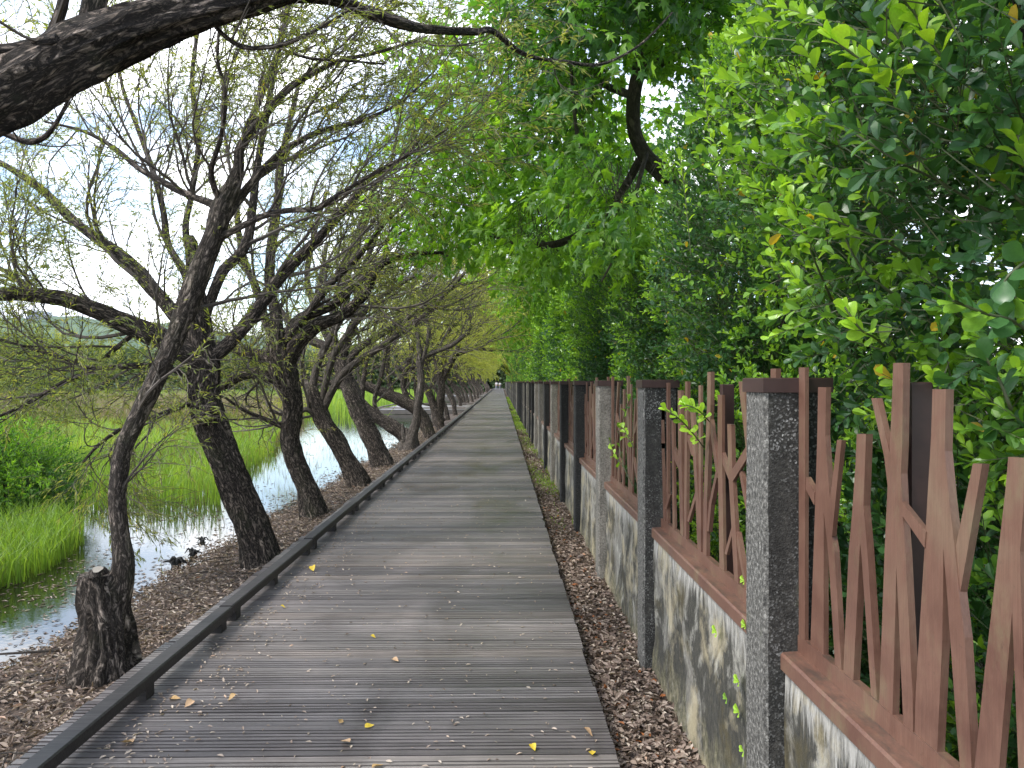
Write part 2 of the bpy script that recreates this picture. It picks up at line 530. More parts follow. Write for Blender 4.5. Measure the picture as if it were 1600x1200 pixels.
def leaves(shape, O, D, Nn, L, W, tint):
    P, F = shape
    n, k = len(O), len(P)
    D = nrm(D)
    S = nrm(np.cross(Nn, D))
    U = np.cross(D, S)
    L = np.broadcast_to(np.asarray(L, float), (n,))[:, None, None]
    W = np.broadcast_to(np.asarray(W, float), (n,))[:, None, None]
    V = O[:, None, :] + D[:, None, :] * P[None, :, 0:1] * L + S[:, None, :] * P[None, :, 1:2] * W * .5 + U[:, None, :] * P[None, :, 2:3] * L
    FF = (F[None] + (np.arange(n) * k)[:, None, None]).reshape(-1, F.shape[1])
    return V.reshape(-1, 3), FF, np.repeat(np.broadcast_to(tint, (n,)), k)


def tubes(P, Rr, sides=4, cap=False):
    """P (K,n,3) polylines, Rr (K,n) radii -> V, F, tc"""
    K, n, _ = P.shape
    T = np.gradient(P, axis=1)
    T = nrm(T)
    ref = np.where(np.abs(T[:, :1, 2:3]) > .8, np.array([[[1.0, 0.1, 0]]]), np.array([[[0.05, 0.1, 1.0]]]))
    A = nrm(np.cross(T, np.broadcast_to(ref, T.shape)))
    B = np.cross(T, A)
    th = np.arange(sides) / sides * 2 * np.pi
    ring = A[:, :, None] * np.cos(th)[None, None, :, None] + B[:, :, None] * np.sin(th)[None, None, :, None]
    V = P[:, :, None] + ring * Rr[:, :, None, None]
    i = np.arange(n - 1)[:, None] * sides
    j = np.arange(sides)[None]
    q = np.stack([i + j, i + (j + 1) % sides, i + sides + (j + 1) % sides, i + sides + j], -1).reshape(-1, 4)
    F = (q[None] + (np.arange(K) * n * sides)[:, None, None]).reshape(-1, 4)
    return V.reshape(-1, 3), F


def catmull(pts, n):
    """smooth resample rows of pts (k, m) to n rows"""
    pts = np.asarray(pts, float)
    k = len(pts)
    u = np.linspace(0, k - 1, n)
    i = np.clip(u.astype(int), 0, k - 2)
    f = (u - i)[:, None]
    p0 = pts[np.maximum(i - 1, 0)]; p1 = pts[i]; p2 = pts[i + 1]; p3 = pts[np.minimum(i + 2, k - 1)]
    return .5 * (2 * p1 + (p2 - p0) * f + (2 * p0 - 5 * p1 + 4 * p2 - p3) * f ** 2 + (3 * p1 - p0 - 3 * p2 + p3) * f ** 3)


def limb_mesh(pts, rad, sides, step, seed=0, amp=.15, ridges=5.0, knots=.15, flare=0.0, cap=True):
    """one bark-covered limb: ridged, knotted tube along a smoothed polyline"""
    pts = np.asarray(pts, float); rad = np.asarray(rad, float)
    ln = np.linalg.norm(np.diff(pts, axis=0), axis=1).sum()
    n = max(6, int(ln / step))
    q = catmull(np.column_stack([pts, rad]), n)
    P, Rr = q[:, :3], np.maximum(q[:, 3], .003)
    V, F = tubes(P[None], Rr[None], sides)
    V = V.reshape(n, sides, 3)
    s = np.concatenate([[0], np.cumsum(np.linalg.norm(np.diff(P, axis=0), axis=1))])
    th = np.arange(sides) / sides * 2 * np.pi
    tcs = np.zeros((n, sides, 3))
    kq = .3 + 11.0 * min(.12, float(Rr.mean()))
    for i in range(n):
        r = Rr[i]
        fl = flare * math.exp(-s[i] / (r * 1.6)) if flare else 0
        for j in range(sides):
            cx, cy = math.cos(th[j]), math.sin(th[j])
            tcs[i, j] = (cx * r + seed * 1.7, cy * r, s[i])
            a = abs(mnoise.noise((cx * ridges * kq + seed, cy * ridges * kq, s[i] * 1.7)))
            b = mnoise.noise((cx * 1.1 + seed, cy * 1.1 + 5, s[i] * 2.5))
            c = mnoise.noise((cx * ridges * 1.3, cy * ridges * 1.3 + seed, s[i] * 9))
            d = 1 - amp * 2.2 * (.22 - a) + knots * b + amp * .5 * c
            if fl: d += fl * (.55 + .75 * max(0, math.sin(th[j] * 4 + seed)))
            V[i, j] = P[i] + (V[i, j] - P[i]) * d
    g = Geo()
    Vf, tf = V.reshape(-1, 3), tcs.reshape(-1, 3)
    if cap:
        Vf = np.vstack([Vf, P[-1] + (P[-1] - P[-2]) * .25, P[0]])
        tf = np.vstack([tf, tf[-1], tf[0]])
        b = (n - 1) * sides
        F3 = [(b + j, b + (j + 1) % sides, n * sides) for j in range(sides)] + [((j + 1) % sides, j, n * sides + 1) for j in range(sides)]
        g.v = [Vf]; g.f = [F, np.array(F3)]; g.t = [np.zeros(len(Vf))]; g.c = [tf]; g.n = len(Vf)
    else:
        g.add(Vf, F, 0, tf)
    return g, P, Rr


def rv(n, rng):
    return nrm(rng.normal(size=(n, 3)))


def spawn(P, Rr, m, length, rng, n=6, spread=.8, bias=(0, 0, .15), wob=.18, rf=.45, tmin=.2, grav=0.0):
    """children off each of the K parent polylines"""
    K, pn, _ = P.shape
    k = K * m
    pi = np.repeat(np.arange(K), m)
    t = tmin + (1 - tmin) * ((np.tile(np.arange(m), K) + rng.random(k)) / m)
    u = np.clip(t * (pn - 1), 0, pn - 1.001)
    i = u.astype(int); f = (u - i)[:, None]
    p = P[pi, i] * (1 - f) + P[pi, i + 1] * f
    r0 = Rr[pi, i]
    d = nrm(P[pi, i + 1] - P[pi, i])
    d = nrm(d + rv(k, rng) * spread)
    L = length * (.55 + .75 * rng.random(k)) * (1.15 - .45 * t)
    out = np.zeros((k, n, 3)); out[:, 0] = p
    b = np.asarray(bias)
    for s in range(1, n):
        d = nrm(d + b + rng.normal(size=(k, 3)) * wob + np.array([0, 0, -grav]) * s / n)
        out[:, s] = out[:, s - 1] + d * (L / (n - 1))[:, None]
    r = np.minimum(r0 * rf, L * .016)[:, None] * np.linspace(1, .28, n)[None]
    return out, np.maximum(r, .0016)


def leaves_on(P, per, rng, shape, L, W, spread, droop=.25, upn=.6, tint=(0, 1), tmin=.1):
    K, n, _ = P.shape
    k = K * per
    pi = np.repeat(np.arange(K), per)
    t = tmin + (1 - tmin) * rng.random(k)
    u = np.clip(t * (n - 1), 0, n - 1.001); i = u.astype(int); f = (u - i)[:, None]
    p = P[pi, i] * (1 - f) + P[pi, i + 1] * f
    d = nrm(nrm(P[pi, i + 1] - P[pi, i]) + rv(k, rng) * spread + np.array([0, 0, -droop]))
    nn = nrm(rv(k, rng) + np.array([0, 0, upn]))
    base = rng.random(K)[pi]
    tt = tint[0] + (tint[1] - tint[0]) * np.clip(.55 * base + .45 * rng.random(k), 0, 1)
    return leaves(shape, p, d, nn, L * (.6 + .6 * rng.random(k)), W * (.7 + .5 * rng.random(k)), tt)


# ------------------------------------------------------------------ the setting
def sheet(name, xs, ys, zf, material, kind='structure'):
    xs, ys = np.asarray(xs, float), np.asarray(ys, float)
    X, Y = np.meshgrid(xs, ys)
    Z = np.vectorize(zf)(X, Y)
    V = np.stack([X, Y, Z], -1).reshape(-1, 3)
    nx, ny = len(xs), len(ys)
    i = np.arange(ny - 1)[:, None] * nx; j = np.arange(nx - 1)[None]
    F = np.stack([i + j, i + j + 1, i + nx + j + 1, i + nx + j], -1).reshape(-1, 4)
    o = Geo().add(V, F).obj(name, material, smooth=True)
    o['kind'] = kind
    return o


WZ = -.27                                              # pond level
DX0, DX1 = -2.06, .49                                  # deck edges


def shoreX(y):
    return -3.12 + .22 * mnoise.noise((y * .35, 3.3, 0)) + .10 * mnoise.noise((y * 1.3, 1.3, 0))


def bankz(x, y):
    if x > -1.9: return -.14
    s = shoreX(y)
    if x > s: return -.13 + (WZ + .0 + .13) * ((-1.9 - x) / (-1.9 - s)) ** 1.3 + .018 * mnoise.noise((x * 5, y * 5, 0))
    return WZ - .45 * min(1, (s - x) / 2.2)


ysn = np.concatenate([np.linspace(-4, 2, 10), np.linspace(2.2, 24, 150), np.linspace(25, 200, 90)])
sheet('lake_bank_ground', np.concatenate([np.linspace(-14, -4.6, 12), np.linspace(-4.4, -1.9, 34), [-1.5, 0, .5]]), ysn, bankz, M['soil'])
sheet('verge_ground', np.linspace(.50, .98, 9), ysn, lambda x, y: -.12 - .07 * (x - .5) + .015 * mnoise.noise((x * 6, y * 4, 2)), M['soil'])
sheet('garden_ground', np.linspace(.985, 60, 20), np.linspace(-10, 260, 40), lambda x, y: -.16, M['soil'])
sheet('terrain', [-1200, -400, -120, -60, -14.5, -13, 60, 400, 1200], [-300, -60, -10, 60, 200, 400, 900, 1600], lambda x, y: -.9, M['marsh'])
o = sheet('lake_water', np.concatenate([np.linspace(-900, -40, 12), np.linspace(-30, -2.2, 12)]), np.concatenate([np.linspace(-60, 60, 14), np.linspace(80, 900, 12)]), lambda x, y: WZ, M['water'])

# green marsh islands, just proud of the water
def island(name, poly, label_kind='structure'):
    g = Geo()
    c = np.mean(poly, axis=0)
    V = [(c[0], c[1], WZ + .05)] + [(x, y, WZ - .06) for x, y in poly]
    n = len(poly)
    g.add(V, [(0, i + 1, (i + 1) % n + 1) for i in range(n)])
    o = g.obj(name, M['marsh'])
    o['kind'] = 'structure'


ISL_A = [(-4.5, 6.2), (-4.45, 7.4), (-4.8, 8.6), (-5.6, 9.6), (-8, 10.2), (-14, 10), (-14, 5.5), (-7, 5.6)]
ISL_B = [(-4.15, 11.0), (-4.9, 13.0), (-5.4, 16), (-6.1, 20), (-7.6, 26), (-9.0, 32), (-30, 34), (-40, 20), (-30, 12), (-12, 10.6), (-7, 10.6)]
ISL_C = [(-7.0, 37), (-7.6, 60), (-8.6, 100), (-14, 130), (-60, 90), (-75, 60), (-40, 38)]
for poly in (ISL_A, ISL_B, ISL_C): island('marsh_ground', np.array(poly))


def in_poly(x, y, poly):
    c = np.zeros(len(x), bool)
    n = len(poly)
    for i in range(n):
        x1, y1 = poly[i]; x2, y2 = poly[(i + 1) % n]
        cond = ((y1 > y) != (y2 > y)) & (x < (x2 - x1) * (y - y1) / (y2 - y1 + 1e-12) + x1)
        c ^= cond
    return c


def blades(name, pts, H, W, tint, material, lean=.35, label=None, cat='grass'):
    n = len(pts)
    H = H * (.55 + .6 * RNG.random(n)) * (1.0 + .45 * np.array([mnoise.noise((a * .9, b * .6, 5)) for a, b, _ in pts]))
    a = RNG.random(n) * 2 * np.pi
    d = np.column_stack([np.cos(a), np.sin(a), np.zeros(n)])
    s = np.column_stack([-np.sin(a), np.cos(a), np.zeros(n)])
    b = RNG.random(n) * 2 * np.pi
    s = np.column_stack([np.cos(b), np.sin(b), np.zeros(n)])
    ln = lean * (.2 + RNG.random(n))
    W = np.broadcast_to(W, (n,))
    z = np.array([0, 0, 1.0])
    p1 = pts + z * (H * .55)[:, None] + d * (H * ln * .25)[:, None]
    p2 = pts + z * (H * (1 - .3 * ln))[:, None] + d * (H * ln)[:, None]
    hw = s * (W / 2)[:, None]
    V = np.stack([pts - hw, pts + hw, p1 - hw * .8, p1 + hw * .8, p2], 1).reshape(-1, 3)
    k = (np.arange(n) * 5)[:, None]
    g = Geo()
    q = np.array([[0, 1, 3, 2]]) + k
    tr = np.array([[2, 3, 4]]) + k
    g.v = [V]; g.f = [q, tr]; g.t = [np.repeat(tint, 5)]; g.c = [V]; g.n = len(V)
    o = g.obj(name, material)
    tag(o, label, cat, kind='stuff')
    return o


def scatter(poly, n, z, fall=None):
    poly = np.array(poly)
    lo, hi = poly.min(0), poly.max(0)
    p = lo + (hi - lo) * RNG.random((n * 3, 2))
    # keep what the picture could show
    keep = in_poly(p[:, 0], p[:, 1], poly) & (p[:, 0] > -.82 * p[:, 1] - 1)
    p = p[keep][:n]
    return np.column_stack([p, np.full(len(p), z)])


def ntint(p, sc=.5):
    return np.array([mnoise.noise((x * sc, y * sc, 0)) for x, y, _ in p])


pa = scatter(ISL_A, 16000, WZ)
blades('marsh_grass', pa, .42, .011, np.clip(.5 + ntint(pa) * .6 + RNG.normal(size=len(pa)) * .15, 0, 1), M['grass'], .5, 'bright green marsh grass at the left edge, nearest the camera')
# denser clumps near the near edges of the big island
d = RNG.random((90000, 2)) * np.array([26, 22]) + np.array([-30, 10.7])
kp = in_poly(d[:, 0], d[:, 1], np.array(ISL_B)) & (d[:, 0] > -.78 * d[:, 1] - 1) & (RNG.random(len(d)) < np.clip(14 / d[:, 1], 0, 1) ** 1.3)
pb = np.column_stack([d[kp], np.full(kp.sum(), WZ)])
blades('marsh_grass', pb, .62, .011 + .0009 * (pb[:, 1] - 10), np.clip(.55 + ntint(pb, .35) * .6 + RNG.normal(size=len(pb)) * .15 - (RNG.random(len(pb)) < np.clip((pb[:, 1] - 17) * .04, .04, .6)) * .6, 0, 1), M['grass'], .45, 'tall bright green grass island beyond the first two leaning trees')
pc = scatter(ISL_C, 16000, WZ)
blades('marsh_grass', pc, .9, .055, np.clip(.6 + ntint(pc, .1) * .5 + RNG.normal(size=len(pc)) * .12, 0, 1), M['grass'], .4, 'distant green marsh seen between the farther tree trunks')
REED = [(-8.2, 29.5), (-24, 30), (-42, 34), (-60, 50), (-30, 56), (-13, 50)]
pr = scatter(REED, 24000, WZ)
blades('dry_reeds', pr, 1.25, .04, np.clip(.4 + ntint(pr, .2) * .5 + RNG.normal(size=len(pr)) * .2, 0, 1), M['reed'], .3, 'pale brown dry reed bed behind the green grass', 'reeds')
# sparse stems standing in the shallows
p = np.column_stack([RNG.uniform(-7, -3.3, 1300), RNG.uniform(9, 30, 1300)])
p = p[~in_poly(p[:, 0], p[:, 1], np.array(ISL_B))]
ps = np.column_stack([p, np.full(len(p), WZ - .02)])
blades('emergent_stems', ps, .14, .008, np.clip(RNG.random(len(ps)), 0, 1), M['reed'], .6, 'sparse short stems standing in the shallow water', 'water plants')
# verge grass by the fence
yy = 8.5 + 75 * RNG.random(15000) ** 1.6
xx = .52 + .40 * RNG.random(15000)
kp = (RNG.random(15000) < np.clip(-.15 + (yy > 10) * .35 + 1.9 * np.array([mnoise.noise((a * 2.5, b * .45, 4)) for a, b in zip(xx, yy)]) + (yy > 17) * .45, .02, 1))
pv = np.column_stack([xx[kp], yy[kp], np.full(kp.sum(), -.15)])
blades('verge_grass', pv, .10, .006 + .0006 * pv[:, 1], np.clip(.6 + RNG.normal(size=len(pv)) * .25, 0, 1), M['grass'], .8, 'low green grass along the foot of the wall, farther up the path')

# ------------------------------------------------------------------ boardwalk
walk = empty('boardwalk', (0, 0, 0))
walk['kind'] = 'structure'
PITCHY = .1415


def plank_mesh(seed):
    rr = random.Random(seed)
    # cross section: one wide rib and three narrow ones with sawn grooves between
    w_, gd, gw = .1325, .014, .0100
    ribs = [.0, .046, .076, .106]
    prof = [(0, -.035), (0, 0)]
    x = 0
    for c_ in ribs[1:]:
        prof += [(c_ - gw / 2, 0), (c_ - gw / 2 + .0006, -gd), (c_ + gw / 2 - .0006, -gd), (c_ + gw / 2, 0)]
    prof += [(w_, 0), (w_, -.035)]
    if seed % 2: prof = [(w_ - a, b) for a, b in prof][::-1]
    n = len(prof)
    x0, x1 = DX0 + rr.uniform(-.012, .012), DX1 + rr.uniform(-.008, .008)
    V = [(x0, a, b) for a, b in prof] + [(x1, a, b) for a, b in prof]
    F = [(i, i + 1, n + i + 1, n + i) for i in range(n - 1)]
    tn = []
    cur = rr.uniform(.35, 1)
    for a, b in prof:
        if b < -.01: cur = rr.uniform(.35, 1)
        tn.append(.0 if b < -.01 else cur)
    g = Geo().add(V, F, tn + tn)
    for s_ in (0, n):                                   # end grain, rib by rib
        caps = []
        for k in range(1, n - 1, 4):
            caps.append((s_ + k, s_ + k + 1))
        g.f.append(np.array([[s_ + 0, s_ + 1, s_ + n - 2, s_ + n - 1]] if s_ == 0 else [[s_ + n - 1, s_ + n - 2, s_ + 1, s_ + 0]]))
    return g.mesh('plank', M['deck'])


pm = [plank_mesh(i) for i in range(8)]
Y0 = 1.9
for i in range(300):
    o = link('plank', pm[random.randrange(8)], walk)
    o.location = (0, Y0 + i * PITCHY, random.uniform(-.003, .002))
    o.rotation_euler = (random.uniform(-.008, .008), random.uniform(-.0012, .0012), random.uniform(-.0012, .0012))
g = Geo()
y = Y0 + 300 * PITCHY
while y < 190:
    g.box((DX0, y, -.035), (DX1, y + .1315, random.uniform(-.004, .003)), tint=random.uniform(.35, .9))
    y += PITCHY
far_planks = g.obj('far_planks', M['deck'], walk)
far_planks['kind'] = 'stuff'
g = Geo()
for x in (-1.95, -1.2, -.4, .38): g.box((x - .04, .5, -.16), (x + .04, 190, -.04))
g.obj('joist', M['kerb'], walk)

# kerb rail: timbers on blocks along the water side
KX0, KX1 = -1.862, -1.773
joint = 7.0 - 2.1 * 3
beams = []
n_k = 0
yy = joint
kerb = empty('kerb_rail', (KX0, 0, 0))
KINV = Matrix.Translation((-KX0, 0, 0))
tag(kerb, 'low dark timber kerb rail on blocks along the lake side of the boardwalk', 'kerb rail')
while yy < 185:
    if not (45 < yy < 53):
        g = Geo()
        n = 7
        zt = .126 + random.uniform(-.006, .006); dz = random.uniform(-.006, .006)
        ys = np.linspace(yy + .006, yy + 2.094, n)
        V = []
        for k, y_ in enumerate(ys):
            wv = .004 * mnoise.noise((y_ * 1.7, 2, 0)) + .004 * mnoise.noise((y_ * 5, 2, 7))
            z1 = zt + dz * k / n + wv; c_ = .007
            V += [(KX0 + wv, y_, z1 - .056), (KX1 + wv, y_, z1 - .056), (KX1 + wv, y_, z1 - c_), (KX1 - c_ + wv, y_, z1), (KX0 + c_ + wv, y_, z1), (KX0 + wv, y_, z1 - c_)]
        F = [(a * 6 + j, a * 6 + (j + 1) % 6, (a + 1) * 6 + (j + 1) % 6, (a + 1) * 6 + j) for a in range(n - 1) for j in range(6)]
        g.add(V, F)
        e = (n - 1) * 6
        g.f += [np.array([[0, 5, 4, 3, 2, 1]]), np.array([[e, e + 1, e + 2, e + 3, e + 4, e + 5]])]
        g.obj('beam', M['kerb'], kerb).matrix_parent_inverse = KINV
    for dy in (.13, .97, 1.97):
        g = Geo()
        g.box((KX0 + .004, yy + dy - .045, .001), (KX1 - .006, yy + dy + .045, .0685))
        g.obj('block', M['kerb'], kerb).matrix_parent_inverse = KINV
    yy += 2.1

# side viewing platform half-way up, left
plat = empty('viewing_platform', (-2.1, 43, 0))
tag(plat, 'low timber viewing platform jutting from the boardwalk over the water', 'platform')
for i in range(30):
    g = Geo().box((-7.2, 43 + i * .31, -.04), (-2.08, 43 + i * .31 + .3, -.002), tint=.6)
    g.obj('plank', M['deck'], plat)
for z0 in (-.25, -.48):
    Geo().box((-7.2, 42.93, z0), (-2.1, 42.985, z0 + .21)).obj('fascia', M['fascia'], plat)
for (a, b) in (((-7.25, 43, .06), (-2.08, 43.1, .13)), ((-7.25, 52.2, .06), (-2.0, 52.3, .13)), ((-7.3, 43.1, .06), (-7.2, 52.2, .13))):
    Geo().box(a, b, bev=.006).obj('edge_rail', M['fascia'], plat)
for x in (-6.9, -5.3, -3.7, -2.4):
    Geo().box((x - .07, 43.05, -1.0), (x + .07, 43.2, -.05)).obj('pile', M['fascia'], plat)
plat2 = copy_tree(plat)
plat2.location = (-2.1, 85 , 0)
for ch in plat2.children: pass
plat2['label'] = 'farther timber platform beside the boardwalk, small in the distance'
plat.location = (-2.1, 43, 0)
for pl in (plat, plat2):
    for ch in pl.children: ch.location = (2.1, -43, 0)

# ------------------------------------------------------------------ wall, posts, steel panels
PX0, PX1 = .85, 1.06
PY, PD, PS = 2.37, .19, 2.04
XF = .957
NB = 50
PEND = PY + PS * 76
wall = empty('garden_wall', (.915, 0, -.2))
tag(wall, 'low stained concrete wall with black streaks running along the right side', 'wall')
for k in range(-1, 77):
    y0, y1 = PY + PS * k + PD + .003, PY + PS * (k + 1) - .003
    g = Geo()
    if k < 12:
        ny, nz = (26, 14) if k < 4 else (8, 5)
        Vv = []
        for i in range(ny + 1):
            for j in range(nz + 1):
                y_ = y0 + (y1 - y0) * i / ny; z_ = -.3 + .978 * j / nz
                Vv.append((.917 + .012 * mnoise.noise((y_ * 3, z_ * 3, 0)) + .005 * mnoise.noise((y_ * 14, z_ * 14, 0)) - (.015 * max(0, .05 - z_) / .2), y_, z_))
        Fv = [(i * (nz + 1) + j + 1, (i + 1) * (nz + 1) + j + 1, (i + 1) * (nz + 1) + j, i * (nz + 1) + j) for i in range(ny) for j in range(nz)]
        g.add(Vv, Fv)
        g.box((.95, y0, -.3), (1.03, y1, .676))
        o = g.obj('wall_section', M['wall'], smooth=True, parent=wall)
    else:
        g.box((.915, y0, -.3), (1.03, y1, .676))
        o = g.obj('wall_section', M['wall'], parent=wall)
    o.matrix_parent_inverse = Matrix.Translation((-.915, 0, .2))


def post_mesh(seed, material, nseg=26):
    g = Geo()
    n = nseg
    V = []
    c_ = .012
    prof = [(PX0 + c_, 0), (PX1 - c_, 0), (PX1, c_), (PX1, PD - c_), (PX1 - c_, PD), (PX0 + c_, PD), (PX0, PD - c_), (PX0, c_)]
    for i in range(n + 1):
        z = -.35 + (1.566 + .35) * i / n
        for (x, y) in prof:
            a = .004 * mnoise.noise((x * 9 + seed, y * 9, z * 6)) + .002 * mnoise.noise((x * 40 + seed, y * 40, z * 30))
            V.append((x + a - PX0, y + a, z))
    m_ = len(prof)
    F = [(i * m_ + j, i * m_ + (j + 1) % m_, (i + 1) * m_ + (j + 1) % m_, (i + 1) * m_ + j) for i in range(n) for j in range(m_)]
    g.add(V, F)
    return g.mesh('shaft', material)


def cap_mesh():
    g = Geo()
    g.box((-.008, -.008, 1.5665), (PX1 - PX0 + .008, PD + .008, 1.614), bev=.003)
    return g.mesh('cap', M['maroon'])


pms = [post_mesh(1, M['post']), post_mesh(2, M['post']), post_mesh(3, M['post_pale']), post_mesh(4, M['post_black'], 10)]
cm = cap_mesh()
order = ['d', 'b', 'd', 'p', 'b', 'b', 'p', 'b', 'p', 'p', 'b', 'b', 'p', 'b', 'b', 'p']
ordn = ['nearest', 'second', 'third', 'fourth', 'fifth', 'sixth', 'seventh', 'eighth', 'ninth', 'tenth', 'eleventh', 'twelfth', 'thirteenth', 'fourteenth', 'fifteenth', 'sixteenth']
look = {'d': 'dark pebble-faced concrete', 'b': 'blackened concrete', 'p': 'pale grey concrete'}
kindm = {'d': 0, 'b': 3, 'p': 2}
seq = ['d', 'd', 'p', 'b', 'b', 'p', 'b', 'p', 'p', 'b', 'b', 'p', 'b', 'p', 'b', 'b']
for k in range(-1, 77):
    o = empty('fence_post', (PX0, PY + PS * k, 0))
    s_ = 'd' if k < 0 else (seq[k] if k < 16 else random.choice('bbp'))
    link('shaft', pms[kindm[s_] + (1 if (s_ == 'd' and k % 2) else 0)], o)
    link('cap', cm, o)
    if k < 0: lb = 'dark concrete fence post beside the camera, outside the view'
    elif k < 16: lb = f'{look[s_]} fence post with flat brown cap, {ordn[k]} from the camera'
    elif k < 40: lb = 'narrow-looking concrete fence post in the far half of the row, above the grass strip'
    else: lb = 'tiny concrete fence post near the vanishing end of the row'
    tag(o, lb, 'fence post', 'concrete posts of the garden fence')


def yz(px, py):
    v = atX(px, py, XF)
    return (v.y, v.z)


def poly_bar(g, poly, t0=XF, th=.012):
    """extrude a cut-plate outline given in the fence plane (y, z)"""
    a = 0
    n = len(poly)
    for i in range(n):
        a += poly[i][0] * poly[(i + 1) % n][1] - poly[(i + 1) % n][0] * poly[i][1]
    if a < 0: poly = poly[::-1]
    V = [(t0, y, z) for y, z in poly] + [(t0 + th, y, z) for y, z in poly]
    g.add(V, [(i, i + n, (i + 1) % n + n, (i + 1) % n) for i in range(n)])
    g.f += [np.array([[*range(n)][::-1]]) + g.n - 2 * n, np.array([[*range(n, 2 * n)]]) + g.n - 2 * n]


def trace(*pts): return [yz(*p_) for p_ in pts]


BAY1 = [  # outlines of the cut steel, nearest bay, as sight lines onto the fence plane
    trace((1248, 574), (1258, 574), (1257.5, 1006), (1248, 998)),
    trace((1257.4, 745), (1271, 769), (1270.5, 789), (1257.4, 764)),
    trace((1275.5, 605), (1288, 605), (1286.5, 680), (1295, 793), (1296, 830), (1301, 862), (1312, 1050), (1302, 1042), (1291, 862), (1284.3, 800), (1284, 1030), (1263.5, 1008), (1268.5, 860), (1271, 785), (1274, 690)),
    trace((1307, 687), (1314, 688), (1305, 775), (1299, 838), (1296, 835), (1294.5, 790)),
    trace((1336, 678), (1350.5, 678), (1346.5, 790), (1352.5, 862), (1367.5, 1106), (1358.5, 1096), (1343, 862), (1341, 848), (1330.5, 1074), (1315, 1055), (1323.5, 862), (1329, 800), (1334, 728)),
    trace((1395, 567), (1411, 567), (1409, 690), (1407, 740), (1410, 808), (1414, 862), (1425.5, 1095), (1426, 1150), (1411, 1140), (1400, 884), (1394, 1130), (1373, 1106), (1381.5, 862), (1386, 764), (1389, 712), (1392.5, 640)),
    trace((1359, 622), (1368, 622), (1388.8, 713), (1385.8, 770), (1379, 712)),
    trace((1408.5, 783), (1446.5, 831), (1444.5, 856), (1410, 806)),
    trace((1455, 608), (1476, 608), (1474, 705), (1481, 780), (1489, 850), (1496.5, 926), (1505, 996), (1513.5, 1143), (1517, 1214), (1499, 1214), (1493, 1143), (1479, 945), (1472, 856), (1470.5, 1000), (1462, 1190), (1427, 1150), (1429, 1081), (1442.5, 862), (1449.5, 740), (1453, 680)),
    trace((1516, 724), (1530.5, 725), (1506, 870), (1496.3, 925), (1489.4, 853)),
    trace((1574, 714), (1600, 716), (1597, 800), (1592, 862), (1604, 1270), (1592, 1258), (1580, 956), (1557, 1232), (1520, 1212), (1536, 1058), (1558.5, 862), (1569, 770)),
]


def strip(cl, w_):
    """a bar of width w_ (m) along a centre line of sight lines"""
    c = np.array([yz(*q_) for q_ in cl])
    T = nrm(np.gradient(c, axis=0))
    Nn = np.column_stack([-T[:, 1], T[:, 0]])
    Nn = np.where(np.abs(T[:, 1:2]) > .6, np.array([[1.0, 0]]) * np.sign(Nn[:, :1]), Nn)
    L = c + Nn * w_ / 2; Rr = c - Nn * w_ / 2
    return [tuple(a) for a in L] + [tuple(a) for a in Rr[::-1]]


BAY2 = [strip(c, w_) for c, w_ in [
    ([(1025, 604), (1025, 818)], .06), ([(1029, 632), (1031, 700), (1037, 824)], .05), ([(1041, 598), (1041, 826)], .04),
    ([(1050, 657), (1052, 836)], .05), ([(1060, 610), (1061, 720), (1064, 848)], .07), ([(1072, 596), (1070, 852)], .05),
    ([(1079, 635), (1083, 700), (1088, 787), (1091, 872)], .055), ([(1093, 602), (1093.5, 874)], .04),
    ([(1107, 581), (1106.5, 633), (1101, 780), (1100, 882)], .06), ([(1107, 655), (1113, 700), (1120, 747)], .045),
    ([(1124, 617), (1124, 707), (1127, 908)], .065), ([(1118, 738), (1108, 787), (1104, 830)], .035),
    ([(1139, 663), (1141, 742), (1145, 813), (1150, 926)], .055), ([(1126, 712), (1140, 748)], .04), ([(1168, 704), (1143, 745)], .045),
    ([(1156, 596), (1162, 650), (1169, 712)], .055), ([(1154, 735), (1162, 780), (1171, 826)], .035), ([(1144, 825), (1133, 866)], .03),
    ([(1148, 830), (1155, 870), (1164, 936)], .035), ([(1028, 655), (1033, 692)], .06), ([(1050, 703), (1060, 726)], .06),
    ([(1046, 772), (1040, 795)], .05), ([(1073, 680), (1081, 712)], .05), ([(1086, 770), (1073, 815)], .04),
    ([(1168.6, 712), (1172, 800), (1176, 960)], .05), ([(1206, 576), (1206, 985)], .05)]]


def frame_geo(g):
    # folded coping over the wall top with an upstand that carries the bars
    y0, y1 = PD + .004, PS - .004
    prof = [(.900, .676), (.900, .722), (.906, .730), (XF - .0015, .733), (XF - .0015, .786), (XF + .024, .786), (XF + .024, .733), (1.04, .733), (1.04, .678)]
    n = len(prof)
    V = [(x, y0, z) for x, z in prof] + [(x, y1, z) for x, z in prof]
    g.add(V, [(i, i + n, (i + 1) % n + n, (i + 1) % n) for i in range(n)])
    g.f += [np.array([[*range(n)]]) + g.n - 2 * n, np.array([[*range(n, 2 * n)][::-1]]) + g.n - 2 * n]


def bays(polys, y_post):
    """bring to the local frame of a bay (0 = near face of the post at its near end)"""
    r_ = [[(y - y_post, z) for y, z in P_] for P_ in polys]
    for P_ in r_:
        for i, (y, z) in enumerate(P_):
            if z < .80: P_[i] = (y, .780)
    return [P_ for P_ in r_ if True]


def spl(P_, flip=False):
    return [(PS + PD - y, z) for y, z in P_] if flip else P_


B1 = bays(BAY1, PY - PS)
# near end of the first bay lies outside the picture: repeat a few shapes there
B1x = [[(y - 1.02 + .02, z) for y, z in P_] for P_ in (B1[2], B1[4], B1[3])] + [[(y - 1.72, z) for y, z in P_] for P_ in (B1[0],)]
B2 = bays(BAY2, PY)


def clampb(P_): return [(min(max(y, PD + .006), PS - .006), z) for y, z in P_]


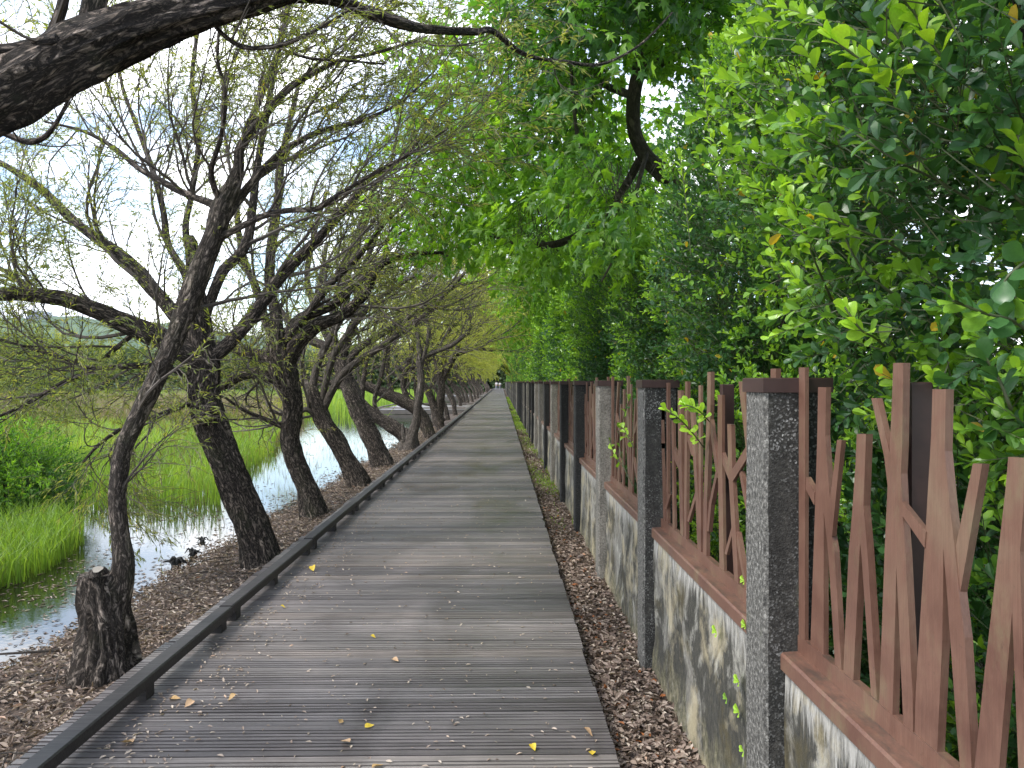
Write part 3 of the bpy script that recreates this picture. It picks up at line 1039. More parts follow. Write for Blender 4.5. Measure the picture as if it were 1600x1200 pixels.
def bar_meshes(polys, flip=False):
    ms = []
    for q_, P_ in enumerate(polys):
        P_ = clampb(spl(P_, flip))
        if max(y for y, z in P_) - min(y for y, z in P_) < .012: continue
        g = Geo(); poly_bar(g, P_, XF + .0009 * ((q_ * 3) % 7), .012 + .0011 * ((q_ * 5) % 7))
        ms.append(g.mesh('bar', M['steel']))
    return ms


gf = Geo(); frame_geo(gf)
frame_me = gf.mesh('base_rail', M['steel'])
gs = Geo().box((XF + .035, 1.44, .70), (XF + .085, 1.49, 1.60), bev=.003)
stanchion_me = gs.mesh('stanchion', M['maroon'])
gs = Geo().box((XF + .035, .92, .70), (XF + .085, .97, 1.59), bev=.003)
stanchion2_me = gs.mesh('stanchion', M['maroon'])
V1, V2, V3 = bar_meshes(B1 + B1x), bar_meshes(B2), bar_meshes(B2, True)


def joined(polys, flip=False):
    g = Geo()
    for q_, P_ in enumerate(polys):
        P_ = clampb(spl(P_, flip))
        if max(y for y, z in P_) - min(y for y, z in P_) < .012: continue
        poly_bar(g, P_, XF + .0009 * ((q_ * 3) % 7), .012 + .0011 * ((q_ * 5) % 7))
    return g.mesh('bars', M['steel'])


J2, J3 = joined(B2), joined(B2, True)
for k in range(-1, 76):
    o = empty('steel_fence_panel', (0, PY + PS * k, 0))
    link('base_rail', frame_me, o)
    link('stanchion', stanchion_me if k == -1 else stanchion2_me, o)
    if k < 11:
        for me in (V1 if k == -1 else (V2 if k % 2 == 0 else V3)): link('bar', me, o)
    else:
        b = link('bars', J2 if k % 2 == 0 else J3, o); b['kind'] = 'stuff'
    if k == -1: lb = 'large rust-brown steel screen of branching bars in the right foreground, nearest of all'
    elif k < 9: lb = f'rust-brown steel twig screen behind the {ordn[k]} concrete post from the camera'
    elif k < 40: lb = 'dark sliver of steel screen between distant fence posts above the grass strip'
    else: lb = 'tiny steel screen near the vanishing end of the fence'
    tag(o, lb, 'fence panel', 'branching steel screens between the posts')

# ------------------------------------------------------------------ willows along the lake
def px_line(pts, Y, dY=0.0, bend=0.0):
    P, Rr = [], []
    n = len(pts)
    for i, (x, y, r) in enumerate(pts):
        u = i / max(1, n - 1)
        Yi = Y + dY * u
        P.append(tuple(atY(x, y, Yi)))
        Rr.append(r * .86 * Yi / FPX)
    return np.array(P), np.array(Rr)


def resamp(P, Rr, n=12):
    q = catmull(np.column_stack([P, Rr]), n)
    return q[None, :, :3], q[None, :, 3]


def willow(label, trunk, limbs, Y, seed, n1=7, n2=6, n3=5, per=9, sides=36, step=.03, l1=1.25, bias=(.10, .0, .13), twig_sides=3, group='willow trees leaning beside the boardwalk', flare=.35, leaf=(.062, .011), world=False, mats=('bark', 'bark'), amp=.16, knots=.15, name='willow_tree', dens=None, extra=None):
    rng = np.random.default_rng(seed)
    base = trunk[0]
    t = empty(name)
    tag(t, label, 'tree', group)
    if world: P, Rr = np.array([q_[:3] for q_ in trunk]), np.array([q_[3] for q_ in trunk])
    else: P, Rr = px_line(trunk, Y)
    P[0, 2] -= .10
    g, _, _ = limb_mesh(P, Rr, sides, step, seed, amp=amp, knots=knots, flare=flare)
    g.obj('trunk', M[mats[0]], t, smooth=True)
    PP, RR = [], []
    for li, lm in enumerate(limbs):
        dY = lm[0]
        if world: Pl, Rl = np.array([q_[:3] for q_ in lm[1:]]), np.array([q_[3] for q_ in lm[1:]])
        else: Pl, Rl = px_line(lm[1:], Y, dY)
        sd_ = max(6, min(sides, int(12 + Rl.max() * 160)))
        g, _, _ = limb_mesh(Pl, Rl, sd_, step * 1.4, seed + li * 3.1, amp=amp * (.7 if Rl.max() < .08 else 1.2), knots=.10)
        g.obj('branch', M[mats[1]], t, smooth=True)
        a, b = resamp(Pl, Rl)
        PP.append(a); RR.append(b)
    P0, R0 = np.concatenate(PP), np.concatenate(RR)
    P1, R1 = spawn(P0, R0, n1, l1, rng, 8, .9, bias, .14, .5, .15)
    P2, R2 = spawn(P1, R1, n2, l1 * .58, rng, 6, .75, (bias[0] * .9, 0, bias[2] * .6), .16, .6, .2)
    P3, R3 = spawn(P2, R2, n3, l1 * .34, rng, 5, .7, (0, 0, .02), .18, .7, .15, grav=.22)
    g = Geo()
    for Pq, Rq, sds in ((P1, R1, 5), (P2, R2, 4), (P3, R3, 3)):
        V, F = tubes(Pq, Rq, sds)
        g.add(V, F)
    tw = g.obj('twigs', M['twig'], t)
    tw['kind'] = 'stuff'
    g = Geo()
    g.add(*leaves_on(P3, per, rng, RHOMB, leaf[0], leaf[1], .55, .30))
    g.add(*leaves_on(P2, max(1, per // 2), rng, RHOMB, leaf[0], leaf[1], .6, .25, tmin=.4))
    fo = g.obj('foliage', M['willow_hazed' if leaf[0] > .08 else 'willow'], t)
    fo['kind'] = 'stuff'
    return t


# first tree: knobbly pollard stump with a single stem leaning right
T1 = willow('nearest willow, thin stem rising from a knobbly cut stump at the water edge',
            [(170, 1042, 47), (168, 1010, 42), (163, 965, 38), (158, 930, 35), (155, 908, 31), (155, 897, 26)],
            [(0, (176, 985, 22), (184, 930, 24), (192, 885, 18), (188, 840, 14.5), (184, 790, 14), (186, 740, 15), (193, 700, 15.5), (212, 660, 14.5), (237, 610, 15), (262, 555, 16), (283, 505, 18), (300, 460, 19), (318, 410, 18), (335, 365, 18), (345, 325, 18), (362, 292, 14), (372, 262, 10), (374, 235, 8.5), (388, 212, 8), (415, 178, 7), (447, 142, 6.5), (480, 120, 5), (530, 95, 4), (590, 82, 3), (660, 60, 2)),
             (.3, (344, 322, 9), (320, 314, 7), (285, 300, 6), (250, 282, 5.5), (215, 262, 5), (180, 232, 4), (130, 205, 3), (70, 190, 2)),
             (-.5, (342, 372, 7), (375, 355, 6), (413, 337, 5.5), (448, 329, 5), (491, 327, 4.5), (509, 317, 4.5), (550, 291, 4), (600, 262, 3.2), (650, 235, 2.5), (700, 200, 1.6)),
             (.4, (350, 345, 9), (378, 305, 8), (410, 268, 7), (445, 235, 6), (500, 205, 4.5), (560, 190, 3.5), (625, 160, 2.2), (680, 110, 1.5)),
             (.8, (374, 240, 7), (392, 190, 6), (415, 130, 5), (440, 60, 4.5), (452, -10, 4), (460, -60, 3)),
             (-.6, (345, 318, 6), (330, 270, 5), (345, 215, 4), (352, 150, 3.5), (340, 90, 3), (345, 20, 2))],
            4.45, 11, n1=9, n2=6, n3=6, per=9, l1=.9, sides=72, step=.012, leaf=(.046, .008), amp=.22, knots=.34, mats=('bark_light', 'bark_light'))
# pale cut face and rim of the pollard
P_, R_ = px_line([(152, 900, 17), (151, 894, 16), (150, 889, 13)], 4.35)
g, _, _ = limb_mesh(P_, R_, 20, .012, 5, amp=.2, knots=.3)
g.obj('broken_rim', M['bark_light'], T1, smooth=True)
c_ = atY(155, 893, 4.33)
Geo().add([(c_.x + .03 * math.cos(a) * (1 + .2 * math.sin(3 * a)), c_.y - .02 + .02 * math.sin(a), c_.z + .018 + .014 * math.sin(a)) for a in np.linspace(0, 2 * np.pi, 12, endpoint=False)], [tuple(range(12))]).obj('cut_face', M['cut_wood'], T1)
# roots spreading over the litter
for i in range(9):
    a = R(-70 + i * 34) + random.uniform(-.2, .2)
    b0 = atZ(168, 1035, -.12)
    pts = []
    L_ = random.uniform(.35, .75)
    for u in np.linspace(0, 1, 6):
        x_ = b0.x + math.cos(a + .5 * math.sin(u * 3 + i)) * (.10 + L_ * u); y_ = b0.y + math.sin(a) * (.08 + L_ * .7 * u)
        pts.append((x_, y_, max(bankz(x_, y_), WZ) + .02 * (1 - u)))
    rr = np.linspace(.02, .004, 6)
    g, _, _ = limb_mesh(pts, rr, 8, .03, i)
    g.obj('root', M['bark_pale'], T1, smooth=True)

T2 = willow('second willow, thick dark trunk forking below a broken spiked top',
            [(412, 878, 31), (402, 850, 29), (385, 800, 27), (362, 745, 26), (342, 695, 25), (326, 650, 25), (318, 610, 26), (318, 575, 25), (314, 530, 21), (308, 480, 17), (303, 430, 14), (300, 385, 10), (299, 368, 4)],
            [(-.8, (330, 575, 17), (300, 556, 18), (262, 535, 18), (225, 518, 18), (185, 500, 17), (145, 483, 15), (100, 468, 13), (50, 461, 12), (0, 461, 11), (-60, 470, 9)),
             (.5, (312, 545, 12), (285, 505, 14), (262, 478, 13), (235, 448, 12), (212, 420, 12), (185, 396, 11), (150, 372, 9), (110, 340, 8), (60, 292, 7), (0, 254, 5), (-50, 230, 4)),
             (.3, (322, 560, 14), (345, 548, 13), (375, 518, 12), (398, 489, 11.5), (424, 451, 11), (457, 413, 10), (492, 378, 9), (521, 346, 8), (550, 314, 7), (568, 286, 6), (602, 262, 5), (640, 238, 4), (680, 175, 2.5)),
             (.6, (318, 500, 9), (345, 430, 9), (372, 400, 9), (388, 370, 9), (395, 320, 7), (402, 260, 6), (415, 190, 5), (430, 110, 4), (450, 20, 3)),
             (.8, (308, 470, 8), (285, 420, 7), (262, 380, 6), (255, 330, 5.5), (240, 270, 5), (215, 200, 4), (190, 130, 3), (180, 40, 2)),
             (.4, (303, 420, 7), (290, 360, 6), (300, 300, 5), (310, 220, 4.5), (300, 130, 4), (310, 40, 3)),
             (-1.0, (308, 626, 6), (270, 640, 5), (240, 652, 4.5), (205, 662, 4), (160, 690, 3), (130, 722, 2)),
             (-1.2, (312, 600, 5), (262, 575, 5), (200, 572, 5), (145, 580, 4.5), (95, 600, 4), (40, 632, 3), (0, 650, 2.5)),
             (-.6, (214, 517, 5), (180, 545, 4), (140, 575, 3.5), (100, 560, 3), (50, 545, 2.5), (0, 530, 2)),
             (.2, (60, 462, 5), (20, 430, 4), (-40, 400, 3))],
            7.15, 22, n1=9, n2=6, n3=5, per=11, l1=1.15, sides=64, step=.022, leaf=(.055, .0095))
for (x_, y_) in ((326, 655), (336, 640)):
    P_, R_ = px_line([(x_ - 6, y_, 13), (x_ - 9, y_ + 1, 11), (x_ - 12, y_ + 2, 5)], 6.98, -.1)
    g, _, _ = limb_mesh(P_, R_, 18, .02, 9, amp=.3, knots=.4); g.obj('burl', M['bark'], T2, smooth=True)

T3 = willow('third willow with mossy swollen fork and bare spreading crown',
            [(493, 800, 21), (484, 775, 19), (472, 745, 18), (460, 715, 17), (453, 685, 17), (456, 655, 17), (457, 630, 17), (450, 600, 20), (441, 570, 23), (435, 545, 20), (433, 515, 13)],
            [(.3, (450, 585, 14), (425, 590, 11), (400, 583, 10), (375, 588, 8), (350, 603, 7), (320, 612, 5)),
             (.5, (440, 570, 13), (410, 556, 11), (380, 550, 9), (350, 540, 7), (300, 545, 5), (250, 560, 3)),
             (.3, (434, 530, 13), (430, 490, 10), (422, 440, 9), (424, 390, 8), (432, 330, 7), (438, 270, 6), (450, 200, 5), (470, 120, 3)),
             (.2, (448, 565, 15), (462, 538, 15), (478, 520, 14), (500, 505, 12), (530, 495, 10), (555, 475, 9), (572, 455, 8), (582, 432, 7), (600, 412, 5), (640, 398, 4), (700, 394, 2)),
             (.5, (440, 545, 12), (458, 512, 11), (475, 495, 10), (505, 484, 9), (530, 470, 7), (560, 440, 6), (590, 415, 5), (620, 400, 3)),
             (-.3, (445, 535, 8), (480, 490, 7), (520, 440, 6), (560, 400, 5), (600, 350, 4), (640, 310, 3)),
             (.6, (436, 540, 9), (415, 500, 8), (400, 450, 7), (380, 400, 6), (370, 330, 5), (375, 250, 4)),
             (-.3, (448, 668, 6), (415, 655, 4), (380, 640, 3), (350, 620, 2))],
            9.9, 33, n1=8, n2=6, n3=5, per=11, l1=1.4, sides=40, step=.03)
T4 = willow('fourth willow, dark snapped trunk with a smooth pale limb reaching right',
            [(565, 757, 17), (552, 735, 16), (535, 705, 15), (518, 680, 15), (503, 652, 15), (494, 630, 14), (488, 612, 11), (485, 600, 5)],
            [(.0, (500, 655, 6), (512, 625, 7), (530, 592, 7), (545, 575, 7), (575, 555, 6.5), (610, 532, 6), (645, 508, 5.5), (675, 482, 4.5), (700, 455, 3.5), (728, 425, 2)),
             (.5, (498, 640, 8), (490, 600, 7), (500, 560, 6.5), (520, 520, 6), (540, 480, 6), (545, 430, 5), (560, 380, 4), (580, 330, 3)),
             (.8, (492, 625, 7), (475, 590, 6), (470, 540, 6), (490, 490, 5), (500, 440, 4), (510, 380, 3)),
             (-.3, (503, 660, 6), (480, 640, 5), (455, 650, 4), (420, 640, 3)),
             (.3, (500, 640, 6), (520, 560, 6), (560, 500, 5), (600, 460, 4), (650, 430, 3))],
            12.6, 44, n1=8, n2=6, n3=4, per=13, l1=1.5, sides=36, step=.04, mats=('bark', 'bark_pale'))
T5 = willow('fifth willow, stout furrowed trunk leaning left over the channel',
            [(598, 727, 20), (590, 705, 17), (576, 675, 16), (562, 645, 15), (550, 615, 15), (540, 590, 14), (530, 565, 13), (522, 548, 9)],
            [(.3, (530, 572, 9), (545, 525, 8), (558, 490, 7), (560, 450, 6), (575, 400, 5), (600, 340, 4), (620, 280, 3)),
             (.6, (528, 565, 9), (505, 540, 8), (480, 530, 7), (450, 500, 5), (430, 470, 4)),
             (.2, (535, 580, 8), (560, 545, 7), (600, 520, 6), (640, 495, 5), (680, 470, 4), (720, 440, 3)),
             (-.3, (526, 560, 8), (520, 510, 7), (530, 450, 6), (550, 390, 5), (570, 330, 4), (600, 260, 3)),
             (.2, (524, 556, 7), (500, 500, 6), (480, 440, 5), (490, 370, 4), (510, 300, 3))],
            15.7, 55, n1=8, n2=6, n3=4, per=13, l1=1.8, sides=32, step=.05, leaf=(.075, .014))
T6 = willow('low willow with trunk sprawling left almost flat over the water',
            [(640, 700, 10), (632, 682, 12), (615, 668, 12), (595, 655, 11), (575, 640, 9), (560, 622, 7)],
            [(.3, (575, 640, 7), (550, 615, 6), (525, 600, 5), (490, 590, 4)),
             (.2, (600, 658, 5), (585, 630, 4), (595, 590, 4), (605, 540, 3), (620, 490, 2.5), (650, 440, 2)),
             (.4, (565, 625, 5), (570, 580, 4), (580, 530, 3), (600, 470, 2))],
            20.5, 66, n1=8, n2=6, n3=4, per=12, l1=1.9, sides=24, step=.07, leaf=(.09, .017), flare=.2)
T7 = willow('slim pale willow growing from a split stump beside the kerb',
            [(640, 704, 17), (641, 690, 14), (645, 675, 11), (650, 660, 8), (652, 640, 7), (656, 615, 7), (658, 590, 6), (655, 560, 6), (656, 545, 5)],
            [(.0, (654, 562, 5), (675, 552, 4), (705, 540, 4), (730, 520, 3), (738, 505, 2)),
             (.3, (656, 550, 5), (650, 510, 4), (640, 470, 3), (650, 420, 2.5), (670, 370, 2)),
             (-.2, (657, 575, 4), (670, 520, 3.5), (660, 460, 3), (690, 410, 2))],
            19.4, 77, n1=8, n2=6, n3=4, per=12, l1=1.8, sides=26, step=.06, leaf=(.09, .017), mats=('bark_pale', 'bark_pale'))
for (x_, y0_, y1_) in ((630, 690, 662), (636, 690, 668)):
    P_, R_ = px_line([(x_ + 3, y0_, 5), (x_, (y0_ + y1_) / 2, 4), (x_ - 1, y1_, 1.2)], 19.3)
    g, _, _ = limb_mesh(P_, R_, 10, .05, 3, amp=.3); g.obj('stump_spike', M['bark_pale'], T7, smooth=True)
T8 = willow('dark willow whose long trunk slants far left across the marsh view',
            [(680, 700, 12), (668, 670, 11), (658, 648, 11), (640, 632, 11), (618, 622, 10), (595, 612, 9), (570, 602, 8)],
            [(.3, (600, 615, 6), (560, 600, 6), (520, 598, 5), (480, 590, 3)),
             (.4, (640, 632, 5), (630, 600, 5), (640, 560, 4), (655, 510, 3.5), (680, 450, 3)),
             (.2, (615, 620, 4), (605, 580, 4), (610, 530, 3), (630, 480, 2.5)),
             (.5, (658, 650, 5), (650, 600, 4), (670, 560, 3.5), (700, 520, 3), (735, 480, 2))],
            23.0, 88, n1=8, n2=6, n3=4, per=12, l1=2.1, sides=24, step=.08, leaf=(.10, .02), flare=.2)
T9 = willow('pair-stemmed willow with crooked dark limbs near the side platform',
            [(700, 690, 12), (690, 672, 9), (686, 655, 8), (688, 630, 8), (690, 600, 7), (688, 575, 6)],
            [(.2, (688, 600, 6), (700, 575, 6), (708, 560, 5), (720, 550, 5), (745, 545, 3), (770, 548, 2)),
             (.3, (688, 580, 5), (675, 540, 4), (680, 490, 3.5), (700, 440, 3)),
             (-.2, (690, 660, 8), (680, 640, 7), (668, 610, 6), (650, 590, 4), (620, 575, 3)),
             (.3, (708, 560, 4), (725, 520, 3), (740, 480, 2), (750, 440, 1.6))],
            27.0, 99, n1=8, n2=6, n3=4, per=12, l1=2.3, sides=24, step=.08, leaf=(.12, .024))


# trees farther on: three worlds-built kinds, copied down the row
def far_willow(seed, label):
    rng = np.random.default_rng(seed)
    lx = -.9 - rng.random() * .5
    tr = [(0, 0, -.3, .15), (-.15, .05, .5, .115), (-.5, .1, 1.2, .10), (lx, 0, 2.0, .09)]
    lm = []
    for i in range(7):
        a = rng.uniform(-.7, .7); k = rng.uniform(.6, 1.0)
        x1 = (2.7 if i < 5 else -2.2) * k
        lm.append([0, (lx + .1, 0, 1.6, .075), (lx + .2 + x1 * .25, a * .6, 2.5 + .4 * k, .06), (lx + x1 * .6, a * 1.5, 3.6 + k, .045), (lx + x1, a * 2.2, 4.3 + 1.6 * rng.random(), .035), (lx + x1 * 1.25, a * 2.6, 4.6 + 2.0 * rng.random(), .015)])
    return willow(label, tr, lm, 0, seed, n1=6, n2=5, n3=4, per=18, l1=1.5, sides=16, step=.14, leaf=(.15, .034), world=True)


FW = [far_willow(501, ''), far_willow(502, ''), far_willow(503, '')]
fp = []
y = 31.0
while y < 165:
    fp.append(y)
    y += 3.3 + random.uniform(-.7, .9) + y * .02
for i, y in enumerate(fp):
    o = FW[i] if i < 3 else copy_tree(FW[i % 3])
    o.location = (-2.65 + random.uniform(-.25, .25), y, -.05)
    o.rotation_euler = (0, 0, random.uniform(-.35, .35))
    s_ = random.uniform(.88, 1.12)
    o.scale = (s_, s_, s_)
    if i == 0: o['label'] = 'dark leaning willow directly before the side platform'
    elif i == 1: o['label'] = 'crooked willow standing just before the side platform, behind another'
    elif i < 12: o['label'] = f'{["bent", "forked", "crooked"][i % 3]} distant willow, {ordn[i - 1]} of the row counted on from just before the side platform'
    else: o['label'] = 'small distant willow arching over the far end of the boardwalk'

# overhanging limb of a tree that stands outside the picture on the left
T0 = willow('massive rough-barked willow limb reaching in across the top left corner',
            [(-3.5, 2.0, -.3, .30), (-3.3, 2.1, .6, .24), (-3.12, 2.4, 1.5, .19)] + [tuple(atY(x, y, Yq)) + (r_ * Yq / FPX,) for x, y, r_, Yq in ((-420, 420, 64, 2.7), (-330, 330, 60, 2.8), (-235, 262, 54, 2.85), (-125, 206, 42, 2.9))],
            [[0] + [tuple(atY(x, y, Yq)) + (r * Yq / FPX,) for x, y, r, Yq in ((-230, 260, 58, 2.85), (-120, 205, 52, 2.9), (-30, 165, 48, 2.95), (40, 132, 46, 3.0), (110, 92, 44, 3.05), (180, 58, 38, 3.1), (250, 32, 33, 3.15), (320, 12, 29, 3.2), (390, -4, 25, 3.25), (450, -14, 18, 3.3), (510, -8, 12, 3.4), (550, 8, 9, 3.5), (590, 24, 9, 3.55), (625, 36, 8.5, 3.6), (655, 44, 7, 3.7), (700, 48, 6, 3.8), (745, 50, 5, 3.9), (770, 49, 4, 4.0), (820, 85, 3, 4.2), (880, 96, 2.6, 4.5), (940, 100, 2.2, 4.8), (1000, 70, 1.8, 5.0), (1050, 20, 1.4, 5.2))],
             [0] + [tuple(atY(x, y, 3.1)) + (r * 3.1 / FPX,) for x, y, r in ((130, 70, 22), (142, 30, 18), (150, -20, 17), (152, -100, 14))],
             [0] + [tuple(atY(x, y, 3.05)) + (r * 3.05 / FPX,) for x, y, r in ((75, 75, 12), (88, 38, 9), (98, 5, 8), (104, -60, 7))],
             [0] + [tuple(atY(x, y, 2.95)) + (r * 2.95 / FPX,) for x, y, r in ((90, 62, 8), (50, 68, 8), (10, 76, 8), (-60, 70, 7))],
             [0] + [tuple(atY(x, y, 3.3)) + (r * 3.3 / FPX,) for x, y, r in ((330, 30, 4), (350, 55, 3.6), (380, 73, 3.6), (420, 74, 3.2), (460, 63, 3), (510, 38, 2.6), (550, 12, 2))],
             [0] + [tuple(atY(x, y, 3.5)) + (r * 3.5 / FPX,) for x, y, r in ((-20, 195, 6), (15, 212, 5), (45, 222, 5), (72, 212, 4), (95, 180, 3), (118, 130, 2))],
             [0] + [tuple(atY(x, y, 3.9)) + (r * 3.9 / FPX,) for x, y, r in ((430, 72, 2.5), (480, 90, 2.2), (540, 95, 2), (600, 100, 1.5))],
             ],
            3, 5, n1=4, n2=3, n3=3, per=5, l1=.45, sides=96, step=.012, leaf=(.045, .008), world=True, flare=.2, amp=.20, knots=.07)

# ------------------------------------------------------------------ right side: shrubs and the palmate-leaved tree
def shoots(ells, n, rng, shell=.45, front=None, nmax=None):
    vol = np.array([a[1][0] * a[1][1] + a[1][0] * a[1][2] + a[1][1] * a[1][2] for a in ells])
    vol = vol / vol.sum()
    ci = rng.choice(len(ells), n, p=vol)
    Cc = np.array([a[0] for a in ells])[ci]; Rr = np.array([a[1] for a in ells])[ci]
    u = rv(n, rng)
    if front is not None:
        f = (u @ np.array(front)) < -.15
        sw = f & (rng.random(n) < .75)
        u[sw] *= -1
    k = 1 - shell * rng.random(n) ** 1.4
    lump = np.array([mnoise.noise((a * 2.3 + c[0], b * 2.3 + c[1], d_ * 2.3 + c[2])) for (a, b, d_), c in zip(u, Cc)])
    P = Cc + Rr * u * (k * (1 + .22 * lump))[:, None]
    out = nrm(u / Rr)
    return P, out, k, lump


def shrub(label, ells, nshoot, L, W, seed, name='shrub', group='leafy shrubs behind the garden fence', shape=OVAT4, per=9, slen=.13, lime=.35, front=(-.75, -.66, 0), stems=None, clear=True, material='shrub', nstem=7, objs=0, hero=None, upb=.55, origin=(0, 0, 0), cat='shrub'):
    rng = np.random.default_rng(seed)
    t = empty(name, origin)
    tag(t, label, cat, group)
    P, out, k, lump = shoots(ells, nshoot, rng, front=front)
    if clear:
        bad = (P[:, 0] < 1.10) & (P[:, 2] < 1.66)
        P = P[~bad]; out = out[~bad]; k = k[~bad]; lump = lump[~bad]
    n = len(P)
    top = max(e[0][2] + e[1][2] for e in ells); bot = min(e[0][2] - e[1][2] for e in ells)
    d = nrm(out * .7 + rv(n, rng) * .55 + np.array([0, 0, upb]))
    # one shoot: `per` leaves set spirally
    i = np.arange(per)
    f = (i + .5) / per
    ang = i * 2.4
    a = nrm(np.cross(d, rv(n, rng))); b = np.cross(d, a)
    O = P[:, None] + d[:, None] * (f * slen)[None, :, None]
    rad = a[:, None] * np.cos(ang)[None, :, None] + b[:, None] * np.sin(ang)[None, :, None]
    D = nrm(rad * (1.0 - .55 * f)[None, :, None] + d[:, None] * (.35 + .9 * f)[None, :, None] + rng.normal(size=(n, per, 3)) * .2)
    Nn = nrm(d[:, None] * 1.0 - rad * .3 + np.array([0, 0, .5]) + rng.normal(size=(n, per, 3)) * .35)
    patch = np.array([mnoise.noise((p_[0] * 1.3 + seed, p_[1] * 1.3, p_[2] * 1.1)) for p_ in P])
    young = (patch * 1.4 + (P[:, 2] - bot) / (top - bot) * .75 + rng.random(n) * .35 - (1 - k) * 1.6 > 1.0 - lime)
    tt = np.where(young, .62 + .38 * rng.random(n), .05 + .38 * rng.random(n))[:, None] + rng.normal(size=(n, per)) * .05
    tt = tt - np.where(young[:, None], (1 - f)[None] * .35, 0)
    sc = (.65 + .5 * rng.random((n, per))) * (1 - .25 * (f > .8))
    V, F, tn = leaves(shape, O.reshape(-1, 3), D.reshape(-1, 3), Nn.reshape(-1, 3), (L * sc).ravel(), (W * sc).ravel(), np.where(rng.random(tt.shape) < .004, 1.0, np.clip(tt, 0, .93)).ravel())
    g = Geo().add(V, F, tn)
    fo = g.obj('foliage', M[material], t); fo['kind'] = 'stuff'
    # woody stems and shoots
    g = Geo()
    sh = np.stack([P - d * slen * .8, P + d * slen], 1)
    V, F = tubes(sh, np.broadcast_to(np.array([[.0022, .0010]]), (n, 2)), 3)
    g.add(V, F)
    tw = g.obj('twigs', M['gtwig'], t); tw['kind'] = 'stuff'
    c = np.array(ells[0][0]); r_ = np.array(ells[0][1])
    for s_ in range(nstem):
        u = rng.uniform(-.7, .7, 2)
        x0, y0 = c[0] + r_[0] * u[0] * .5, c[1] + r_[1] * u[1]
        e = ells[rng.integers(len(ells))]
        tgt = np.array(e[0]) + np.array(e[1]) * rng.uniform(-.55, .75, 3)
        pts = [(x0, y0, -.25), (x0 + rng.normal() * .05, y0 + rng.normal() * .05, .4), ((x0 + tgt[0]) / 2 + rng.normal() * .08, (y0 + tgt[1]) / 2, max(.8, tgt[2] * .55)), tuple(tgt), tuple(tgt + np.array([rng.normal() * .1, rng.normal() * .1, .35]))]
        rr = np.array([.022, .018, .013, .008, .004]) * (1 + .6 * rng.random())
        g, _, _ = limb_mesh(pts, rr, 8, .06, s_)
        g.obj('stem', M['bark'], t, smooth=True)
    return t, P


# near shrub
A_ELL = [((1.95, 2.1, .75), (.80, 1.7, 1.05)), ((1.80, 2.15, 2.5), (1.0, 1.35, 1.25)), ((1.85, 1.55, 3.3), (.9, 1.2, .8))]
SA, _ = shrub('big glossy round-leaved shrub overhanging the nearest steel screen', A_ELL, 7000, .052, .030, 601, per=9, slen=.15, lime=.72, shape=OVATE, nstem=9)
SB, _ = shrub('tall bushy shrub with lime new shoots, behind the second steel screen', [((1.9, 4.3, 1.0), (.80, 1.15, 1.1)), ((1.72, 4.55, 2.35), (.72, .95, 1.35)), ((1.8, 4.3, 3.3), (.55, .7, .55))], 6000, .043, .024, 602, lime=.75, per=9, slen=.13)
SC, _ = shrub('dark dense shrub behind the third concrete post', [((1.85, 6.9, 1.1), (.80, 1.5, 1.15)), ((1.8, 7.0, 2.2), (.75, 1.2, .85))], 5400, .046, .026, 603, lime=.30, per=8)
SD, _ = shrub('dark green shrub with a few bright tips, next beyond the third screen', [((1.85, 9.7, 1.3), (.85, 1.5, 1.4)), ((1.75, 9.9, 2.6), (.8, 1.2, 1.0))], 4400, .054, .031, 604, lime=.45, per=8, slen=.15)
# back layer that closes the view behind the fence
SE, _ = shrub('deep green tall hedge mass standing behind the front shrubs', [((3.6, 5.0, 1.9), (1.1, 4.5, 2.3)), ((3.3, 10, 2.0), (1.0, 3.0, 2.4)), ((3.4, 3.2, 3.6), (1.2, 2.2, 1.5)), ((3.6, 1.6, .9), (1.0, 2.2, 1.6))], 9000, .095, .058, 605, lime=.12, per=8, slen=.24, nstem=12)
# farther kinds, copied along the fence
kinds = []
for q_, (sd_, lm_) in enumerate(((611, .8), (612, .45), (613, .62))):
    t_, _ = shrub('x', [((.15, 0, 1.6), (1.0, 1.6, 1.7)), ((0, .2, 3.1), (.9, 1.3, 1.2))], 3200, .085, .05, sd_, lime=lm_, per=8, slen=.22, clear=False, nstem=5)
    kinds.append(t_)
hp = [12.6, 15.2, 18.0, 20.8, 23.8, 27, 30, 33.5, 37, 41, 45, 49, 54, 59, 64, 70, 76, 83, 90, 98, 106, 115, 124, 134, 144, 155]
nb = ['first', 'second', 'third', 'fourth']
for i, y in enumerate(hp):
    o = kinds[i] if i < 3 else copy_tree(kinds[i % 3])
    o.location = (2.06 + random.uniform(-.05, .1), y, -.1)
    if i % 2: o.rotation_euler = (0, 0, random.uniform(-.25, .25))
    s_ = random.uniform(.92, 1.12) * (1 + .002 * y)
    o.scale = (1, s_ * 1.1, s_)
    look_ = ('bright lime-tipped', 'dark green', 'mid green speckled')[i % 3]
    if i < 4: o['label'] = f'{look_} shrub, {nb[i]} beyond the palmate-leaved tree along the fence'
    elif i < 12: o['label'] = f'{look_} shrub, {ordn[i]} beyond the palmate-leaved tree, above the middle of the fence'
    else: o['label'] = f'{look_} shrub in the far distance above the end of the fence'


